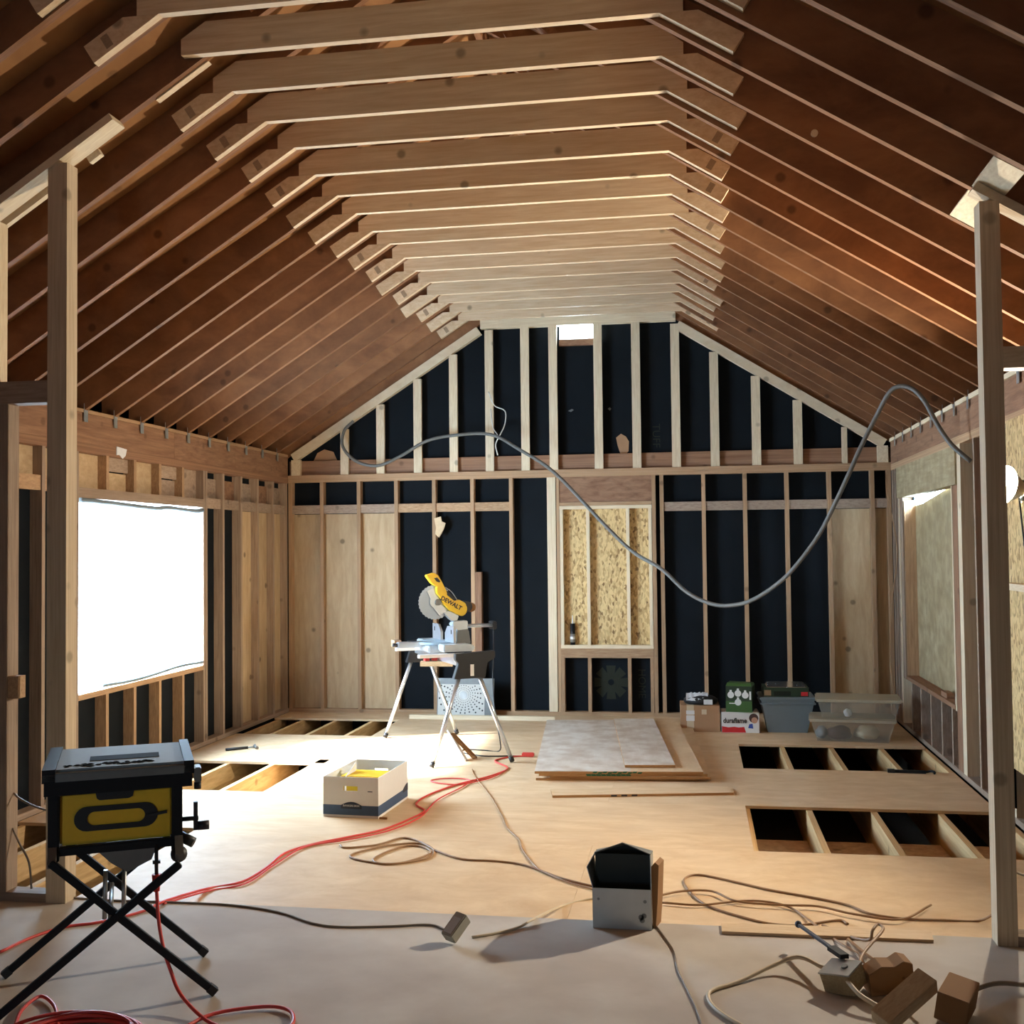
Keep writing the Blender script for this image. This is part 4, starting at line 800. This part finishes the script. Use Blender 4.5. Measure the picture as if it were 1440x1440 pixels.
b = MB().box(0, 0.235, 0, 0.24, 0, 0.235).done('carton', M['green_dark'], t, bevel=0.003)
MB().box(-0.0006, 0.2356, -0.0012, 0.001, 0.0, 0.10).done('green_panel', M['green_print'], b)
MB().hexa([(0, 0.0, 0.2352), (0.235, 0.0, 0.2352), (0.235, 0.24, 0.2352), (0, 0.24, 0.2352), (0.01, 0.02, 0.262), (0.225, 0.02, 0.258), (0.225, 0.22, 0.25), (0.01, 0.22, 0.256)]).done('top_flap', M['green_print'], b)
m = MB()
for x, z in ((0.045, 0.155), (0.11, 0.17), (0.175, 0.155), (0.11, 0.09)): m.cyl((x, -0.0026, z), (x, 0.0, z), 0.030, n=16); m.prism([(x - 0.012, z + 0.02), (x + 0.012, z + 0.02), (x + 0.009, z + 0.045), (x - 0.009, z + 0.045)], 1, -0.0026, 0)
m.done('bulb_print', M['white_print'], b)
MB().box(0.212, 0.228, -0.002, 0, 0.115, 0.19).done('small_print', M['white_print'], b); MB().box(0.03, 0.09, -0.002, 0, 0.075, 0.083).done('small_print', M['white_print'], b)

def tub(x0, x1, y0, y1, h, taper, wall=0.006):
    def ring(z, off): 
        t_ = taper * (1 - z / h); return [(x0 + t_ + off, y0 + t_ + off, z), (x1 - t_ - off, y0 + t_ + off, z), (x1 - t_ - off, y1 - t_ - off, z), (x0 + t_ + off, y1 - t_ - off, z)]
    m = MB(); o0, o1, i1, i0 = [[m.bm.verts.new(p) for p in r] for r in (ring(0.0005, 0), ring(h, 0), ring(h, wall), ring(wall, wall))]
    m.bm.faces.new(o0); m.bm.faces.new(i0)
    for a, b in ((o0, o1), (o1, i1), (i1, i0)):
        for k in range(4): m.bm.faces.new((a[k], a[(k + 1) % 4], b[(k + 1) % 4], b[k]))
    return m
t = thing('storage_tote', 'tall dark grey storage tote behind the clear ones', 'tote', (0.56, 10.33, 0.0), R(0.5))
tub(0.0, 0.47, 0.0, 0.40, 0.30, 0.06).done('tub', M['tote'], t, bevel=0.006)
MB().box(-0.012, 0.482, -0.012, 0.412, 0.262, 0.276).done('rim_band', M['tote'], t, bevel=0.004)
MB().box(-0.016, 0.486, -0.016, 0.416, 0.3005, 0.326).done('lid', M['tote'], t, bevel=0.008)
t = thing('flat_carton', 'flat dark carton with a shiny top lying on the grey tote', 'box', (0.585, 10.36, 0.327), R(1))
b = MB().box(0, 0.40, 0, 0.28, 0, 0.085).done('carton', M['green_dark'], t, bevel=0.002)
MB().hexa([(0.03, 0.01, 0.0855), (0.38, 0.01, 0.0855), (0.38, 0.27, 0.0855), (0.03, 0.27, 0.0855), (0.03, 0.012, 0.088), (0.38, 0.012, 0.088), (0.37, 0.25, 0.112), (0.05, 0.25, 0.112)]).done('shiny_wrap', M['foil'], b)
MB().box(0.005, 0.065, -0.0012, 0, 0.012, 0.06).done('print_patch', M['cable_tan'], b); MB().box(0.33, 0.39, -0.0012, 0, 0.01, 0.045).done('print_patch', M['red_print'], b); MB().box(0.09, 0.24, -0.0012, 0, 0.01, 0.05).done('print_patch', M['felt_print'], b)
t = thing('clear_tote', 'lower cloudy clear tote holding folded clothes', 'tote', (0.955, 9.93, 0.0), R(-6))
tub(0.0, 0.69, 0.0, 0.42, 0.175, 0.05, 0.004).done('tub', M['clear_tote'], t, bevel=0.012); MB().box(-0.02, 0.71, -0.02, 0.44, 0.1755, 0.197).done('lid', M['clear_lid'], t, bevel=0.01)
def lump(name, lab, cat, loc, dims, mat, seed):
    bm = bmesh.new(); bmesh.ops.create_icosphere(bm, subdivisions=3, radius=1)
    for v in bm.verts: k = 1 + 0.25 * noise.noise(v.co * 1.6 + Vector((seed, 0, 0))); v.co = Vector((v.co.x * dims[0] * k, v.co.y * dims[1] * k, max(-dims[2] * 0.9, v.co.z * dims[2] * k)))
    for f in bm.faces: f.smooth = True
    me = bpy.data.meshes.new(name); bm.to_mesh(me); bm.free(); return tag(link(name, me, M[mat], None, loc), lab, cat)
lump('folded_cloth', 'dark bundle of cloth inside the lower clear tote', 'cloth', (1.20, 10.03, 0.066), (0.11, 0.06, 0.062), 'hair_print', 3)
lump('folded_cloth', 'teal and pale cloth at the left end of the lower clear tote', 'cloth', (1.06, 10.09, 0.06), (0.05, 0.08, 0.055), 'tote', 8)
lump('folded_cloth', 'grey cloth at the right end of the lower clear tote', 'cloth', (1.44, 10.07, 0.066), (0.11, 0.11, 0.062), 'cable_pale', 12)
t = thing('clear_tote', 'upper cloudy clear tote stacked on the lower one', 'tote', (1.02, 9.97, 0.199), R(-5))
tub(0.0, 0.68, 0.0, 0.42, 0.14, 0.04, 0.004).done('tub', M['clear_tote'], t, bevel=0.012); MB().box(-0.02, 0.70, -0.02, 0.44, 0.1405, 0.165).done('lid', M['clear_lid'], t, bevel=0.01)
lump('white_packet', 'small white packet inside the upper clear tote', 'packet', (1.28, 10.06, 0.236), (0.035, 0.03, 0.034), 'paper', 21)

# ================================================================ things along the back wall
t = thing('wall_register', 'old cream metal register with a pattern of holes leaning on the back wall', 'register', (-2.34, 11.06, 0.0005), 0, None, (R(-7), 0, 0))
MB().box(-0.295, 0.295, 0, 0.012, 0, 0.385).done('frame', M['galv_dark'], t, bevel=0.002)
pl = MB().box(-0.285, 0.20, -0.004, 0.001, 0.006, 0.325).done('face_plate', M['register'], t)
m = MB(); hc = (-0.02, 0.215)
for rr_, n_, r_ in ((0.055, 22, 0.0032), (0.075, 24, 0.0042), (0.098, 24, 0.0052), (0.123, 24, 0.0062), (0.15, 24, 0.0072), (0.18, 24, 0.0082), (0.215, 24, 0.009), (0.25, 24, 0.0095)):
    for k in range(n_):
        a = 2 * math.pi * (k + rr_ * 30) / n_; x, z = hc[0] + rr_ * math.cos(a), hc[1] + rr_ * math.sin(a)
        if -0.272 < x < 0.188 and 0.018 < z < 0.315: m.cyl((x, -0.0048, z), (x, -0.003, z), r_, n=8)
m = m.done('hole_pattern', M['black'], pl); m['kind'] = 'stuff'
MB().cyl((hc[0], -0.0055, hc[1]), (hc[0], -0.003, hc[1]), 0.04, n=20).done('emblem', M['galv'], pl)
t = thing('white_board', 'small white board with its shaded back built as a brown brace under the mitre saw stand', 'board', (-1.85, 8.76, 0.0005))
MB().bar((0.0, 0.0, 0.004), (-0.165, 0.14, 0.205), 0.085, 0.012, (1, 0.2, 1)).done('panel', M['white_card'], t)
MB().bar((0.055, 0.10, 0.004), (-0.145, 0.15, 0.19), 0.085, 0.012, (1, -0.1, 0.8)).done('brace', M['card_dark'], t)  # added piece, its brown stands for the shade behind the panel
t = thing('caulk_tube', 'caulk tube standing on the ledge of the boarded window', 'caulk tube', (-1.255, D + 0.034, 0.7145))
b = MB().cyl((0, 0, 0), (0, 0, 0.215), 0.025, n=20).done('tube', M['blacksteel'], t); MB().cyl((0, 0, 0.025), (0, 0, 0.11), 0.0256, n=20).done('label', M['galv'], b); MB().cyl((0, 0, 0.055), (0, 0, 0.085), 0.0260, n=20).done('label_band', M['white_card'], b)
MB().cyl((0, 0, 0.2155), (0, 0, 0.30), 0.008, 0.003, 10).done('nozzle', M['white_card'], t)
o = tag(MB().prism([(-0.05, 0.10), (0.02, 0.12), (0.03, 0.07), (0.07, 0.05), (0.05, -0.01), (0.03, -0.05), (0.0, -0.10), (-0.04, -0.06), (-0.03, 0.0)], 1, -0.02, 0.0).done('insulation_scrap', M['batt'], None, (-2.63, D - 0.001, 1.92)), 'torn scrap of yellow insulation stuck to a back wall stud', 'insulation')
tag(MB().prism([(-0.06, 0.03), (0.09, 0.02), (0.07, -0.03), (0.03, -0.055), (-0.02, -0.03), (-0.06, -0.035)], 0, 0.0, 0.006).done('paper_scrap', M['paper'], None, (XL + 0.001, 7.74, 2.465)), 'white paper scrap stapled to the left wall plate above the window', 'paper')
tag(box('wood_block', M['rim'], None, XR + 0.012, XR + 0.07, 9.05, 9.25, VZ0 + 0.0005, VZ0 + 0.04), 'small reddish wood block on the sill of the right window opening', 'wood block')
# ================================================================ tools left on the floor
t = thing('hammer', 'dark handled hammer lying on the left plywood sheet', 'hammer', (-3.98, 8.96, 0.0), R(38))
MB().cyl((0, 0, 0.014), (0.19, 0.0, 0.014), 0.012, n=10).done('handle', M['black'], t); MB().cyl((0.19, 0, 0.014), (0.25, 0, 0.014), 0.007, n=8).done('shank', M['galv_dark'], t)
MB().cyl((0.255, -0.06, 0.014), (0.255, 0.03, 0.014), 0.013, n=12).prism([(0.245, 0.03), (0.268, 0.03), (0.285, 0.09), (0.275, 0.095)], 2, 0.004, 0.022).done('head', M['galv_dark'], t)
t = thing('pry_tool', 'dark pry tool with a hooked head at the edge of the rear right floor opening', 'tool', (1.43, 8.655, 0.0), R(-4))
MB().bar((0, 0, 0.012), (0.22, 0.0, 0.012), 0.022, 0.022).done('shaft', M['blacksteel'], t); MB().tube([(0.22, 0, 0.012), (0.255, 0, 0.02), (0.275, -0.03, 0.02), (0.272, -0.06, 0.016)], 0.009).done('hook', M['blacksteel'], t); MB().bar((-0.05, 0, 0.014), (0.0, 0, 0.014), 0.034, 0.026).done('grip', M['black'], t)
# ================================================================ groups of alike things
GROUPS = {'loose_plywood': 'plywood panels stacked on the floor', 'tan_cable': 'tan cables tangled right of the duct', 'extension_cord': 'red extension cords on the floor', 'clear_tote': 'clear totes by the right wall',
          'folded_cloth': 'cloth bundles in the lower clear tote', 'stud_wire': 'grey wires on the left stud', 'white_wire': 'white wires on the gable', 'white_cable': 'pale cables at the loose outlet box'}
for o in list(COL.objects):
    k = o.name.split('.')[0]
    if k in GROUPS and o.parent is None: o['group'] = GROUPS[k]
for k, o in enumerate([x for x in COL.objects if x.parent is None and x.name.split('.')[0] == 'wood_block' and x.location.y < 5]): o['group'] = 'wood blocks in the front right corner'
